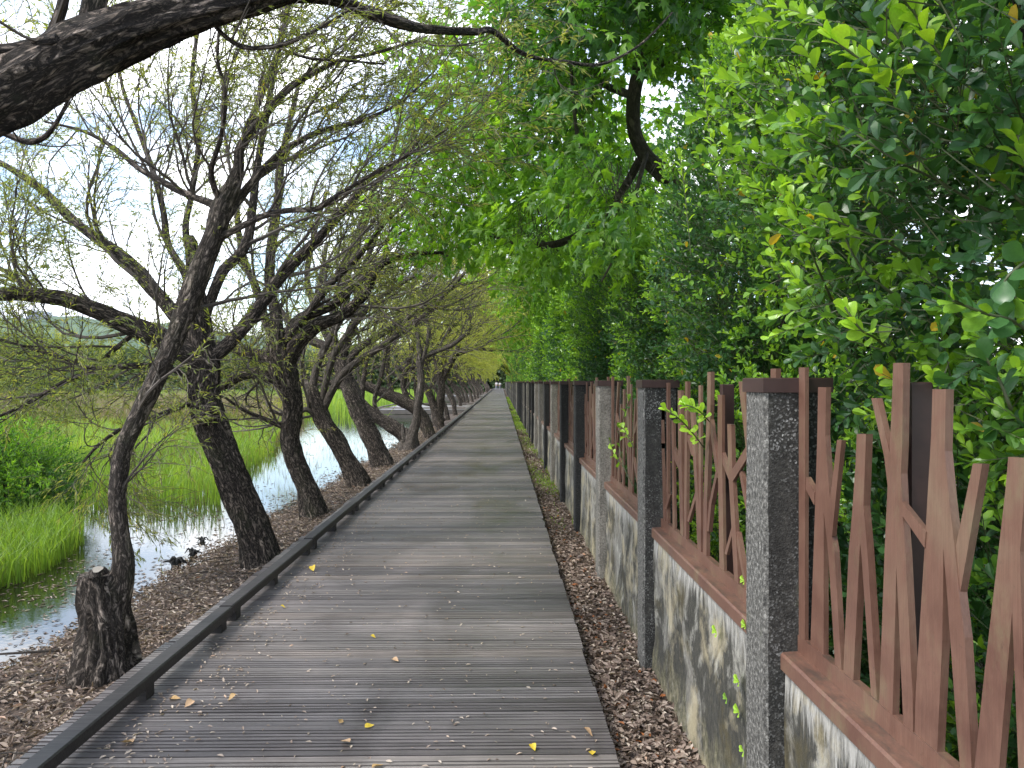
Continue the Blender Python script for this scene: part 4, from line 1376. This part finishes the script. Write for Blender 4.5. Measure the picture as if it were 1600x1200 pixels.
def palm_tree(label, trunk, limbs, ells, n, seed, L=.15, name='palmate_tree', lime=.5, per=3, origin=(0, 0, 0)):
    rng = np.random.default_rng(seed)
    t = empty(name, origin)
    tag(t, label, 'tree', 'palmate-leaved trees above the fence')
    g, _, _ = limb_mesh([q_[:3] for q_ in trunk], [q_[3] for q_ in trunk], 28, .05, seed, amp=.03, knots=.05, flare=.3)
    g.obj('trunk', M['bark_maple'], t, smooth=True)
    PP, RR = [], []
    for li, lm in enumerate(limbs):
        g, _, _ = limb_mesh([q_[:3] for q_ in lm], [q_[3] for q_ in lm], 12, .07, seed + li, amp=.03, knots=.05)
        g.obj('branch', M['bark_maple'], t, smooth=True)
    P, out, k, lump = shoots(ells, n, rng, shell=.8)
    if not any(origin):                                 # the crown opens where the trunk shows
        cr_ = np.array([CAMROT.transposed() @ Vector(p_ - np.array([0, 0, EYE])) for p_ in P])
        ux, uy = 800 + FPX * cr_[:, 0] / -cr_[:, 2], 600 - FPX * cr_[:, 1] / -cr_[:, 2]
        gap = (ux > 950) & (ux < 1075) & (uy > 110) & (uy < 300) & (P[:, 1] < 8.3)
        gap |= ((ux - 862) / 40) ** 2 + ((uy - 350) / 28) ** 2 < 1
        P, out, k, lump = P[~gap], out[~gap], k[~gap], lump[~gap]
    m_ = len(P)
    d = nrm(out + rv(m_, rng) * .5 + np.array([0, 0, -.15]))
    i = np.arange(per); f = (i + .5) / per
    O = P[:, None] + d[:, None] * (f * .22)[None, :, None] + rng.normal(size=(m_, per, 3)) * .03
    D = nrm(d[:, None] * .6 + rng.normal(size=(m_, per, 3)) * .6 + np.array([0, 0, -.45]))
    Nn = nrm(out[:, None] * .5 + np.array([0, 0, 1.0]) + rng.normal(size=(m_, per, 3)) * .45)
    pt = np.array([mnoise.noise((p_[0] * .9 + seed, p_[1] * .9, p_[2] * .9)) for p_ in P])
    tt = np.clip(.28 + pt * .6 - P[:, 0] * .10 + lime * .3 + rng.normal(size=m_) * .12, 0, 1)[:, None] + rng.normal(size=(m_, per)) * .07
    sc = .6 + .55 * rng.random((m_, per))
    V, F, tn = leaves(PALM, O.reshape(-1, 3), D.reshape(-1, 3), Nn.reshape(-1, 3), (L * sc).ravel(), (L * sc * 1.05).ravel(), np.clip(tt, 0, 1).ravel())
    g = Geo().add(V, F, tn)
    fo = g.obj('foliage', M['maple'], t); fo['kind'] = 'stuff'
    # twigs tie the leaf sprays back to the crown's heart
    cen = np.array(ells[0][0])
    sel = rng.choice(m_, m_ // 3, replace=False)
    s0 = P[sel] + d[sel] * .2
    s1 = P[sel] - d[sel] * .25
    s2 = s1 + nrm(cen - s1) * .22 + rv(len(sel), rng) * .16
    V, F = tubes(np.stack([s2, s1, s0], 1), np.broadcast_to(np.array([[.004, .003, .0012]]), (len(sel), 3)), 3)
    tw = Geo().add(V, F).obj('twigs', M['bark_maple'], t); tw['kind'] = 'stuff'
    return t


def pz(x, y, Y, r): return tuple(atY(x, y, Y)) + (r * Y / FPX,)


MA = palm_tree('tall tree with star-shaped leaves, grey curved trunk, spreading over the path',
               [(2.0, 7.6, -.3, .11), (2.05, 7.6, 1.6, .095), (1.95, 7.6, 2.9, .09), pz(1058, 293, 7.6, 16), pz(1035, 270, 7.6, 14), pz(1010, 245, 7.6, 12), pz(993, 212, 7.6, 11), pz(989, 175, 7.6, 11), pz(992, 140, 7.6, 11), pz(998, 110, 7.6, 11), pz(1005, 60, 7.6, 10), pz(1010, -20, 7.6, 9), pz(1015, -140, 7.6, 6)],
               [[pz(1000, 110, 7.6, 9), pz(1050, 90, 7.5, 7), pz(1110, 60, 7.3, 5), pz(1180, 10, 7.0, 3)],
                [pz(990, 150, 7.6, 7), pz(940, 130, 8, 5), pz(880, 90, 8.5, 4), pz(800, 60, 9, 2)],
                [pz(1000, 250, 7.6, 7), pz(950, 330, 8, 6), pz(880, 378, 8.6, 6), pz(810, 380, 9.2, 4), pz(720, 350, 10, 2)],
                [pz(1005, 50, 7.6, 8), pz(960, -20, 8, 5), pz(900, -60, 8, 3)],
                [pz(905, 240, 7, 3), pz(895, 150, 7, 3), pz(890, 60, 7, 2)],
                [pz(1010, 240, 7.4, 4), pz(985, 330, 6.9, 3), pz(960, 400, 6.4, 2), pz(940, 440, 6.2, 1.5)]],
               [((1.0, 7.2, 4.75), (1.35, 2.0, 1.55)), ((.15, 8.6, 4.9), (1.35, 1.6, 1.45)), ((-.55, 9.6, 4.0), (1.15, 1.6, .95)), ((1.05, 6.3, 3.15), (.60, 1.0, .55)), ((.45, 8.0, 3.25), (.6, 1.2, .5)), ((1.2, 6.0, 5.3), (1.2, 1.4, .8)), ((2.2, 7.5, 5.4), (1.2, 1.6, 1.2))],
               4800, 701, per=3, lime=1.35)
MB = palm_tree('second star-leaved tree farther up the path, pale green over the boardwalk',
               [(0, 0, -.3, .12), (.05, 0, 2.0, .10), (-.1, 0, 3.8, .09), (-.2, 0, 5.5, .06), (-.2, 0, 7.0, .03)],
               [[(-.1, 0, 3.4, .05), (-.9, .2, 4.2, .04), (-1.9, .2, 4.8, .02)], [(-.1, 0, 4.2, .05), (.8, .3, 5.2, .03), (1.4, .3, 6, .02)]],
               [((-.6, 0, 5.2), (1.7, 1.9, 1.7)), ((-1.6, .3, 4.2), (1.1, 1.4, .8)), ((.6, 0, 5.8), (1.5, 1.6, 1.3))], 1900, 702, L=.19, origin=(2.0, 14.5, 0), lime=1.1)
for i, (y, sx) in enumerate(((22, 1.0), (30, 1.1), (41, 1.1), (56, 1.2), (75, 1.3), (100, 1.3), (130, 1.4))):
    o = copy_tree(MB)
    o.location = (2.3, y, 0)
    o.rotation_euler = (0, 0, .2 * (-1) ** i)
    o.scale = (sx, sx, sx)
    o['label'] = ('third' if i == 0 else 'fourth') + ' star-leaved tree rising above the fence line' if i < 2 else f'distant broadleaved tree above the far shrubs, {ordn[i]} of the star-leaved row'

# spray reaching out close to the camera on the right: every leaf its own part
def spray(parent, pts, r0, nleaf, L, W, seed, tint, material='shrub'):
    rng = np.random.default_rng(seed)
    q_ = catmull(np.array(pts), 24)
    g, _, _ = limb_mesh(pts, np.linspace(r0, r0 * .35, len(pts)), 8, .02, seed, amp=.04, knots=.03)
    g.obj('stem', M['gtwig'], parent, smooth=True)
    for i in range(nleaf):
        u = .18 + .82 * (i + .5) / nleaf
        j = min(22, int(u * 23))
        p_ = q_[j] + (q_[j + 1] - q_[j]) * (u * 23 - j)
        ax = Vector(q_[j + 1] - q_[j]).normalized()
        a = i * 2.4
        s1 = ax.orthogonal().normalized(); s2 = ax.cross(s1)
        rad = s1 * math.cos(a) + s2 * math.sin(a)
        d = (rad * (1 - .45 * u) + ax * (.3 + .9 * u) + Vector(rng.normal(size=3)) * .15).normalized()
        nn = (ax * .8 + Vector((-.2, -.5, .9)) + Vector(rng.normal(size=3)) * .35)
        s = nn.cross(d).normalized(); n_ = d.cross(s)
        tl = min(3, int((tint + .25 * (u - .5) + rng.normal() * .08) * 4)) if tint < 1 else 3
        me = LEAFM[max(0, tl)]
        o = link('leaf', me, parent)
        k = (.7 + .45 * rng.random()) * (1 - .2 * (u > .92))
        k *= 1.22
        mt = Matrix((d * L * k, s * W * k, n_ * L * k)).transposed().to_4x4()
        mt.translation = p_
        o.matrix_world = mt


LEAFM = []
fine = (np.array([(0, 0, 0)] + [(x, y, .10 * y * y + .02) for x, y in ((.18, .30), (.38, .66), (.58, .93), (.76, 1.0), (.90, .78), (.98, .36))] + [(1.0, 0, -.02)] + [(x, -y, .10 * y * y + .02) for x, y in ((.98, .36), (.90, .78), (.76, 1.0), (.58, .93), (.38, .66), (.18, .30))] + [(.3, 0, .0), (.6, 0, .02), (.85, 0, .015)], float))
ff = []
left = [0, 1, 2, 3, 4, 5, 6, 7]; right = [0, 13, 12, 11, 10, 9, 8, 7]; mid = [0, 14, 14, 15, 15, 16, 16, 7]
for L_, sg in ((left, 1), (right, -1)):
    for i in range(7):
        a, b, c1, c2 = L_[i], L_[i + 1], mid[i], mid[i + 1]
        for tri in ((a, b, c2), (a, c2, c1)):
            if len(set(tri)) == 3: ff.append(tri if sg < 0 else tri[::-1])
for tv in (.15, .35, .7, .95):
    V = fine * np.array([1, .5, 1]); g = Geo().add(V, ff, tv)
    LEAFM.append(g.mesh('leaf', M['shrub'], smooth=True))

sp = [
    ([(1640, 560, 1.5), (1590, 505, 1.45), (1540, 490, 1.42), (1490, 470, 1.4)], 20, .045, .030, .45),
    ([(1640, 380, 1.5), (1600, 410, 1.45), (1570, 440, 1.45), (1590, 470, 1.45)], 10, .048, .03, .35),
    ([(1560, 340, 1.8), (1470, 285, 1.8), (1400, 250, 1.8), (1330, 205, 1.85), (1290, 175, 1.9)], 26, .05, .028, .55),
    ([(1440, 200, 1.7), (1390, 140, 1.7), (1345, 95, 1.7), (1300, 60, 1.7)], 22, .052, .030, .85),
    ([(1480, 190, 1.8), (1430, 110, 1.75), (1400, 50, 1.75), (1380, -10, 1.75)], 22, .052, .030, .85),
    ([(1500, 120, 1.7), (1450, 60, 1.7), (1420, 0, 1.7)], 16, .05, .03, .9),
    ([(1600, 320, 1.6), (1560, 280, 1.6), (1530, 245, 1.6)], 14, .046, .028, .55),
    ([(1620, 300, 1.5), (1600, 250, 1.5), (1590, 210, 1.5)], 14, .046, .028, .6),
    ([(1560, 240, 1.9), (1520, 180, 1.85), (1490, 120, 1.85), (1475, 70, 1.85)], 20, .05, .03, .4),
    ([(1450, 430, 2.0), (1390, 380, 1.95), (1330, 355, 1.95), (1290, 340, 1.95)], 18, .044, .026, .6),
    ([(1400, 560, 2.1), (1370, 530, 2.05), (1345, 515, 2.0), (1320, 480, 2.0)], 18, .044, .026, .8),
    ([(1475, 640, 1.9), (1466, 610, 1.9), (1460, 590, 1.9)], 7, .040, .024, .85),
    ([(1420, 480, 2.1), (1370, 440, 2.1), (1340, 410, 2.1), (1320, 370, 2.1)], 16, .044, .026, .55),
    ([(1300, 470, 2.4), (1270, 400, 2.3), (1245, 330, 2.3), (1225, 290, 2.3)], 18, .044, .025, .9),
    ([(1270, 380, 2.5), (1230, 320, 2.5), (1195, 300, 2.5), (1165, 290, 2.5)], 16, .042, .024, .95),
    ([(1320, 360, 2.3), (1280, 290, 2.3), (1250, 230, 2.3)], 14, .042, .024, .8),
    ([(1580, 640, 1.5), (1560, 590, 1.5), (1540, 560, 1.5)], 12, .044, .027, .3),
]
for i, (pl, nl, L_, W_, tn) in enumerate(sp):
    spray(SA, [tuple(atY(x, y, Yq)) for x, y, Yq in pl], .004, nl, L_, W_, 900 + i, tn)
sp2 = [([(1130, 330, 3.9), (1115, 250, 3.9), (1105, 180, 3.9), (1100, 120, 3.9)], .95), ([(1170, 260, 4.0), (1165, 180, 3.9), (1150, 110, 3.9), (1140, 65, 3.9)], .95),
       ([(1080, 400, 3.9), (1070, 300, 3.9), (1062, 240, 3.9)], .95), ([(1100, 700, 3.5), (1085, 680, 3.4), (1062, 655, 3.3), (1040, 640, 3.3)], .9), ([(1110, 660, 3.4), (1090, 640, 3.3), (1070, 632, 3.3)], .9),
       ([(1200, 300, 3.9), (1195, 240, 3.9), (1190, 190, 3.9)], .9)]
for i, (pl, tn) in enumerate(sp2):
    spray(SB, [tuple(atY(x, y, Yq)) for x, y, Yq in pl], .003, 20, .042, .022, 940 + i, tn)
# vine leaves threading the third screen
vt = empty('climbing_vine'); tag(vt, 'thin leafy vine threading up through the third steel screen', 'vine')
for i, pl in enumerate(([(990, 760, 4.9), (975, 730, 4.9), (968, 690, 4.9), (975, 650, 4.9), (985, 620, 4.9)], [(975, 730, 4.95), (960, 710, 5.0), (950, 680, 5.1)], [(990, 700, 4.85), (980, 680, 4.8), (972, 665, 4.8)])):
    spray(vt, [tuple(atX(x, y, XF - .01)) for x, y, _ in pl], .002, 14, .05, .03, 970 + i, .5 + .2 * i)

# five-fingered creeper seedlings on the wall
for i, (x_, y_, lb) in enumerate(((1120, 988, 'small green creeper sprout below the coping, left of the nearest post'), (1165, 978, 'creeper sprout just under the coping beside the nearest post'), (1155, 1066, 'bright creeper sprout half-way up the stained wall'), (1136, 1092, 'tiny faint creeper sprout left of the brighter ones on the wall'), (1155, 1113, 'largest creeper sprout on the stained wall'), (1162, 1174, 'lowest creeper sprout on the wall beside the nearest post'), (1163, 908, 'creeper leaf cluster on the steel coping beside the nearest post'))):
    c = atX(x_, y_, .902 if y_ > 950 else .93)
    t = empty('creeper_sprout', tuple(c)); tag(t, lb, 'creeper', 'creeper sprouts on the wall')
    for k in range(5):
        a = R(90 + (k - 2) * 52 + random.uniform(-12, 12))
        o = link('leaf', LEAFM[3 if i != 3 else 2], t)
        s = .034 if i in (2, 4, 0) else .026
        d = Vector((-.35, -math.cos(a), math.sin(a) * .9)).normalized(); n_ = Vector((-1, -.3, .35)); sv = n_.cross(d).normalized(); n_ = d.cross(sv)
        mt = Matrix((d * s, sv * s * .5, n_ * s)).transposed().to_4x4()
        o.matrix_local = mt

# waterside shrub and hanging sprays, left
BU, _ = shrub('dense mixed willow scrub at the left edge over the marsh', [((-7.0, 9.9, .25), (1.3, 1.0, .80)), ((-8.0, 9.9, .6), (1.4, 1.2, .75))], 3200, .085, .024, 801, name='waterside_scrub', group='waterside scrub', shape=RHOMB, per=10, slen=.22, front=(.5, -.8, 0), clear=False, material='maple', nstem=8, cat='scrub', upb=.2, lime=.5)
BV, _ = shrub('yellow-green bushy crown behind the long left limb', [((-11.5, 16, 1.7), (3.0, 2.2, 1.2))], 1800, .10, .024, 802, name='waterside_scrub', group='waterside scrub', shape=RHOMB, per=10, slen=.3, front=(.5, -.8, 0), clear=False, material='willow', nstem=8, cat='scrub', upb=.1)

# far shore: wooded hill, a line of trees, a tower block
xs = np.linspace(-700, -20, 60)
sheet('far_hill', xs, np.linspace(330, 700, 14), lambda x, y: max(-1, (34 + 22 * mnoise.noise((x * .008, y * .008, 3)) + 8 * mnoise.noise((x * .03, 1, 3))) * min(1, (y - 330) / 90) * min(1, (-20 - x) / 160) - 1), M['hill'])
rng = np.random.default_rng(31)
n = 42000
x = rng.uniform(-330, -5, n); y = 215 + rng.uniform(-12, 22, n) + 12 * np.sin(x * .02)
hh = np.array([8.5 + 5.0 * mnoise.noise((a * .06, 0, 0)) + 4 * mnoise.noise((a * .21, 4, 0)) for a in x]) + np.clip((x + 60) / 60, -1, 1) * -2.5
z = hh * (1 - rng.random(n) ** 1.6) + rng.normal(size=n) * .3
V, F, tn = leaves(RHOMB, np.column_stack([x, y, z]), rv(n, rng), rv(n, rng), 1.3, 1.2, np.clip(.5 + .8 * np.array([mnoise.noise((a * .12, b * .3, 0)) for a, b in zip(x, z)]) + rng.normal(size=n) * .2, 0, 1))
tag(Geo().add(V, F, tn).obj('far_shore_trees', M['farleaf']), 'hazy wooded shore across the lake', 'trees', kind='stuff')

tb = empty('tower_block'); tag(tb, 'grey tower block rising above the far wooded shore', 'building')
c0 = atY(44, 500, 420); k_ = 420 / FPX
for (xa, xb, yt, nm) in ((42, 60, 485, 'tower'), (60, 70, 491, 'tower_wing')):
    a, b = atY(xa, 520, 420), atY(xb, yt, 420)
    body = Geo().box((a.x, 420, 0), (b.x, 432, b.z)).obj(nm, M['tower_wall'], tb)
    for f_ in range(6):
        for c_ in range(3):
            x0 = a.x + (b.x - a.x) * (c_ + .2) / 3; x1 = a.x + (b.x - a.x) * (c_ + .8) / 3; z1 = b.z - 1.0 - f_ * 1.1
            Geo().box((x0, 419.8, z1 - .6), (x1, 420.2, z1)).obj('window', M['tower_glass'], body)

# ------------------------------------------------------------------ litter, debris and fallen leaves
def litter(name, P, L, W, tint, label, material='litter', flat=.55):
    n = len(P)
    D = nrm(np.column_stack([RNG.normal(size=n), RNG.normal(size=n), RNG.normal(size=n) * .22]))
    Nn = nrm(np.column_stack([RNG.normal(size=(n, 2)) * flat, np.ones(n)]))
    curl = (np.array([(0, 0, 0), (.35, 1, .16), (.75, .7, .10), (1, 0, .0), (.75, -.7, .10), (.35, -1, .16)], float), np.array([(0, 1, 2, 3), (0, 3, 4, 5)]))
    sc = .55 + .75 * RNG.random(n)
    V, F, t = leaves(curl, P, D, Nn, L * sc, W * sc, tint)
    o = Geo().add(V, F, t).obj(name, M[material])
    tag(o, label, 'leaf litter', kind='stuff')


n = 30000
y = 2.3 + 27 * RNG.random(n) ** 1.9
x = -2.02 - RNG.random(n) * 1.25
z = np.array([bankz(a, b) for a, b in zip(x, y)])
k = (x > np.array([shoreX(b) for b in y]) - .12)
x, y, z = x[k], y[k], np.maximum(z[k], WZ + .004)
litter('leaf_litter', np.column_stack([x, y, z + .004 + .022 * RNG.random(len(x))]), .048, .014, np.clip(RNG.beta(2, 2.2, len(x)), 0, .97), 'thick grey-brown willow leaf litter on the lake bank')
n = 26000
y = 2.0 + 26 * RNG.random(n) ** 2.0
x = .50 + RNG.random(n) * .42
litter('leaf_litter', np.column_stack([x, y, -.115 - .07 * (x - .5) + .03 * RNG.random(n)]), .040, .019, np.clip(RNG.beta(1.6, 2.4, n) + (RNG.random(n) < .04) * .6, 0, 1), 'reddish-brown dead leaves between the boardwalk and the stained wall')
n = 20000
y = 3.5 + 24 * RNG.random(n) ** 1.3
sx = np.array([shoreX(b) for b in y])
x = sx - 4.2 * RNG.random(n) ** 1.8
cl = np.array([mnoise.noise((a * 1.1, b * .8, 9)) for a, b in zip(x, y)])
k = cl + (x - sx + 1.2) * .25 > RNG.random(n) * 1.1 - .38 + np.clip(y - 7, 0, 12) * .04
x, y = x[k], y[k]
n = len(x)
D = nrm(np.column_stack([RNG.normal(size=(n, 2)), np.zeros(n)])); Nn = nrm(np.column_stack([RNG.normal(size=(n, 2)) * .06, np.ones(n)]))
V, F, t_ = leaves(RHOMB, np.column_stack([x, y, np.full(n, WZ + .004)]), D, Nn, .045 * (.5 + RNG.random(n)) * (1 + y * .02), .010 * (1 + y * .05), np.clip(RNG.random(n) * .8, 0, 1))
tag(Geo().add(V, F, t_).obj('floating_debris', M['litter']), 'bits of leaf and twig floating on the pond beside the bank', 'debris', kind='stuff')
# sticks over the bank
P = []
for i in range(170):
    y_ = 2.6 + 10 * random.random() ** 1.6; x_ = -2.1 - random.random() * .95
    a = random.uniform(0, 6.28); L_ = random.uniform(.08, .4)
    z_ = max(bankz(x_, y_), WZ) + .03
    P.append([(x_ + math.cos(a) * L_ * u, y_ + math.sin(a) * L_ * u, z_ + .02 * math.sin(u * 3 + i)) for u in (0, .33, .66, 1)])
V, F = tubes(np.array(P), np.broadcast_to(np.array([[.006, .005, .004, .002]]), (len(P), 4)), 5)
tag(Geo().add(V, F).obj('fallen_twigs', M['bark_pale']), 'thin dead twigs strewn over the bank litter', 'twigs', kind='stuff')
# long roots and a stick at the far left corner
for i, (pl, lb) in enumerate((([(0, 1022), (60, 1018), (120, 1012), (150, 1000)], 'long thin dead branch lying from the stump to the left edge'), ([(20, 1068), (70, 1050), (130, 1040), (185, 1045)], 'dead branch curving over the litter below the stump'))):
    pts = [atZ(x, y, WZ + .05) for x, y in pl]
    g, _, _ = limb_mesh([tuple(q_) for q_ in pts], np.linspace(.008, .013, 4), 8, .04, i)
    tag(g.obj('dead_branch', M['bark_pale'], smooth=True), lb, 'branch', 'dead branches on the bank')
# dark snags in the water
for i, (x_, y_, s_, lb) in enumerate(((275, 885, .085, 'largest dark root snag poking out of the pond'), (302, 868, .06, 'flat dark snag just behind the largest one in the pond'), (316, 846, .05, 'small dark spiky snag farthest out in the pond'))):
    c = atZ(x_, y_, WZ)
    t = empty('root_snag', tuple(c)); tag(t, lb, 'snag', 'root snags in the pond')
    for k in range(6):
        a = k * 1.1 + i
        pts = [(0, 0, -.06), (math.cos(a) * s_ * .3, math.sin(a) * s_ * .3, s_ * .4), (math.cos(a) * s_ * .8, math.sin(a) * s_ * .5, s_ * random.uniform(.5, 1.3)), (math.cos(a) * s_ * 1.5, math.sin(a) * s_ * .9, s_ * random.uniform(0, .9))]
        g, _, _ = limb_mesh(pts, np.array([.022, .02, .012, .004]) * s_ / .06, 8, .02, k, amp=.3, knots=.4)
        o = g.obj('root', M['post_black'], t, smooth=True)

# bits on the deck: specks too small to pick, then single fallen leaves
n = 4200
y = 2.6 + 40 * RNG.random(n) ** 1.7
x = DX0 + .3 + (DX1 - DX0 - .35) * RNG.random(n)
ex = RNG.random(n) < .35
x = np.where(ex, KX1 + .04 + .35 * RNG.random(n) ** 1.5, x)
litter('leaf_specks', np.column_stack([x, y, .003 + .004 * RNG.random(n)]), .026, .010, np.clip(.45 + .5 * RNG.random(n), 0, .95), 'small pale leaf fragments scattered over the deck planks', flat=.3)
dl = [(490, 893, .06, 'bright yellow leaf cluster lying by the kerb rail', 2), (446, 950, .03, 'small yellow leaf near the kerb rail blocks', 2), (283, 1092, .045, 'tan curled leaf nearest the kerb in the foreground', 0), (288, 1106, .045, 'pale leaf lying below the tan curled one', 1), (357, 1095, .035, 'orange-brown leaf on the left foreground planks', 0), (187, 1160, .05, 'upright pinkish dead leaf in the bottom left foreground', 1), (587, 997, .03, 'yellow leaf in the middle of the near planks', 2), (623, 1034, .04, 'beige curled leaf in the middle of the near planks', 1), (585, 1133, .035, 'yellow curled leaf at the bottom middle', 2), (535, 1124, .03, 'reddish leaf left of the yellow curled one', 0), (532, 1158, .04, 'grey curled leaf at the bottom of the deck', 1), (836, 1174, .035, 'green-yellow leaf near the right bottom planks', 2), (925, 1173, .035, 'pale yellow leaf at the bottom right plank ends', 2), (926, 1152, .045, 'pinkish curled leaf by the right plank ends', 1), (600, 1195, .04, 'leaf cut by the bottom edge of the picture', 0)]
lm_ = []
for tv in (.1, .45, 1.0):
    V = fine * np.array([1, .5, 1.0]); V[:, 2] = V[:, 2] * 2.2 + .25 * (V[:, 0] - .5) ** 2
    lm_.append(Geo().add(V, ff, tv).mesh('fallen_leaf', M['yellowleaf'], smooth=True))
for (x_, y_, s_, lb, ti) in dl:
    c = atZ(x_, y_, .006)
    o = link('fallen_leaf', lm_[ti])
    o.location = c; o.scale = (s_ * 1.3, s_ * .9, s_)
    o.rotation_euler = (random.uniform(-.4, .4), random.uniform(-.5, .1), random.uniform(0, 6.28))
    tag(o, lb, 'leaf', 'fallen leaves on the boardwalk')


# ------------------------------------------------------------------ people far down the boardwalk
def person(label, x, y, shirt, seed, bag=False, sc=1.0):
    t = empty('person', (x, y, 0)); tag(t, label, 'person', 'people walking away down the boardwalk')
    J = {'pel': (0, 0, .95, .145), 'ch': (0, .02, 1.25, .165), 'sh': (0, .01, 1.42, .12), 'nk': (0, 0, 1.52, .06), 'hd': (0, -.01, 1.63, .095), 'ht': (0, -.01, 1.72, .07)}
    E = [('pel', 'ch'), ('ch', 'sh'), ('sh', 'nk'), ('nk', 'hd'), ('hd', 'ht')]
    for s, n_ in ((-1, 'l'), (1, 'r')):
        st = .16 * s
        J['s' + n_] = (.17 * s, 0, 1.42, .07); J['e' + n_] = (.24 * s, -.06 * s, 1.14, .05); J['w' + n_] = (.25 * s, .08 * s, .90, .035); J['h' + n_] = (.25 * s, .11 * s, .82, .035)
        J['k' + n_] = (.10 * s, st * .6, .50, .07); J['a' + n_] = (.10 * s, st * (1.2 if s < 0 else 1.0), .09, .045); J['f' + n_] = (.11 * s, st + .12, .04, .04); J['p' + n_] = (.09 * s, 0, .86, .10)
        E += [('sh', 's' + n_), ('s' + n_, 'e' + n_), ('e' + n_, 'w' + n_), ('w' + n_, 'h' + n_), ('pel', 'p' + n_), ('p' + n_, 'k' + n_), ('k' + n_, 'a' + n_), ('a' + n_, 'f' + n_)]
    names = list(J)
    import bmesh
    def skin(name, sel, material, grow=0.0, ed=None, root='pel'):
        bm = bmesh.new(); sl = bm.verts.layers.skin.new(); vs = {}
        for k in sel:
            q_ = J[k]; v = bm.verts.new(q_[:3]); r_ = q_[3] + grow; v[sl].radius = (r_, r_ * .85); v[sl].use_root = (k == root); vs[k] = v
        for a, b in E:
            if a in vs and b in vs: bm.edges.new((vs[a], vs[b]))
        me = bpy.data.meshes.new(name); bm.to_mesh(me); bm.free()
        me.materials.append(material)
        o = link(name, me, t)
        o.modifiers.new('skin', 'SKIN'); m_ = o.modifiers.new('sub', 'SUBSURF'); m_.levels = m_.render_levels = 1
        return o
    skin('body', names, M['skin'])
    skin('shirt', ['pel', 'ch', 'sh', 'sl', 'sr', 'el', 'er'], M[shirt], .018)
    skin('trousers', ['pel', 'pl', 'pr', 'kl', 'kr', 'al', 'ar'], M['grey_cloth'] if shirt == 'white_cloth' else M['black_cloth'], .016)
    g = Geo(); th = np.linspace(0, np.pi * 2, 12, endpoint=False)
    rings = [(.10, 1.60), (.118, 1.68), (.10, 1.75), (.05, 1.785)]
    V = [(math.cos(a) * r_, math.sin(a) * r_ - .015, z_) for r_, z_ in rings for a in th]
    F = [(i * 12 + j, i * 12 + (j + 1) % 12, (i + 1) * 12 + (j + 1) % 12, (i + 1) * 12 + j) for i in range(3) for j in range(12)]
    g.add(V, F); g.f.append(np.array([[36 + j for j in range(12)]])); g.obj('hair', M['hair'], t, smooth=True)
    t.scale = (sc, sc, sc)
    if bag:
        b_ = Geo().box((x + .12, y - .22, .62), (x + .42, y - .08, 1.0), bev=.03).obj('shoulder_bag', M['black_cloth']); tag(b_, 'black bag carried by the person on the right far down the path', 'bag')


person('person in white shirt and grey trousers walking away, left one of the two', -.95, 148, 'white_cloth', 1)
person('person in white shirt walking away beside a companion, right one of the two', -.25, 147, 'white_cloth', 2, True, .96)
# pale leaning trunk at the far right of the path
P_, R_ = px_line([(816, 616, 2.6), (812, 606, 2.4), (806, 597, 2.2), (800, 588, 2.0), (795, 580, 1.6), (790, 570, 1.2)], 92)
g, _, _ = limb_mesh(P_, R_, 12, .4, 4, amp=.05)
t = empty('leaning_tree'); tag(t, 'pale bare trunk leaning over the far right side of the path', 'tree')
g.obj('trunk', M['pale_trunk'], t, smooth=True)
rng = np.random.default_rng(77)
q1, q2 = spawn(*resamp(P_, R_), 10, 3.0, rng, 6, .7, (-.1, 0, .15), .15)
V, F = tubes(q1, q2, 4); o = Geo().add(V, F).obj('twigs', M['twig'], t); o['kind'] = 'stuff'
V, F, tn = leaves_on(q1, 160, rng, RHOMB, .25, .12, .8); o = Geo().add(V, F, tn).obj('foliage', M['willow'], t); o['kind'] = 'stuff'

# end of the avenue: dark wood closing the view
x = rng.uniform(-45, 25, 42000); y = rng.uniform(194, 206, 42000); z = -.4 + 12 * rng.random(42000) ** 1.3
V, F, tn = leaves(RHOMB, np.column_stack([x, y, z]), rv(42000, rng), rv(42000, rng), .9, .8, rng.random(42000) * .6)
tag(Geo().add(V, F, tn).obj('far_trees', M['farleaf']), 'dark wood closing the far end of the boardwalk', 'trees', kind='stuff')

tot = 0
seen = set()
for o in bpy.data.objects:
    if o.type == 'MESH' and o.data.name not in seen:
        seen.add(o.data.name); tot += sum(len(p_.vertices) - 2 for p_ in o.data.polygons) if len(o.data.polygons) < 5000 else len(o.data.loops) - 2 * len(o.data.polygons)
print('TRIS', tot)
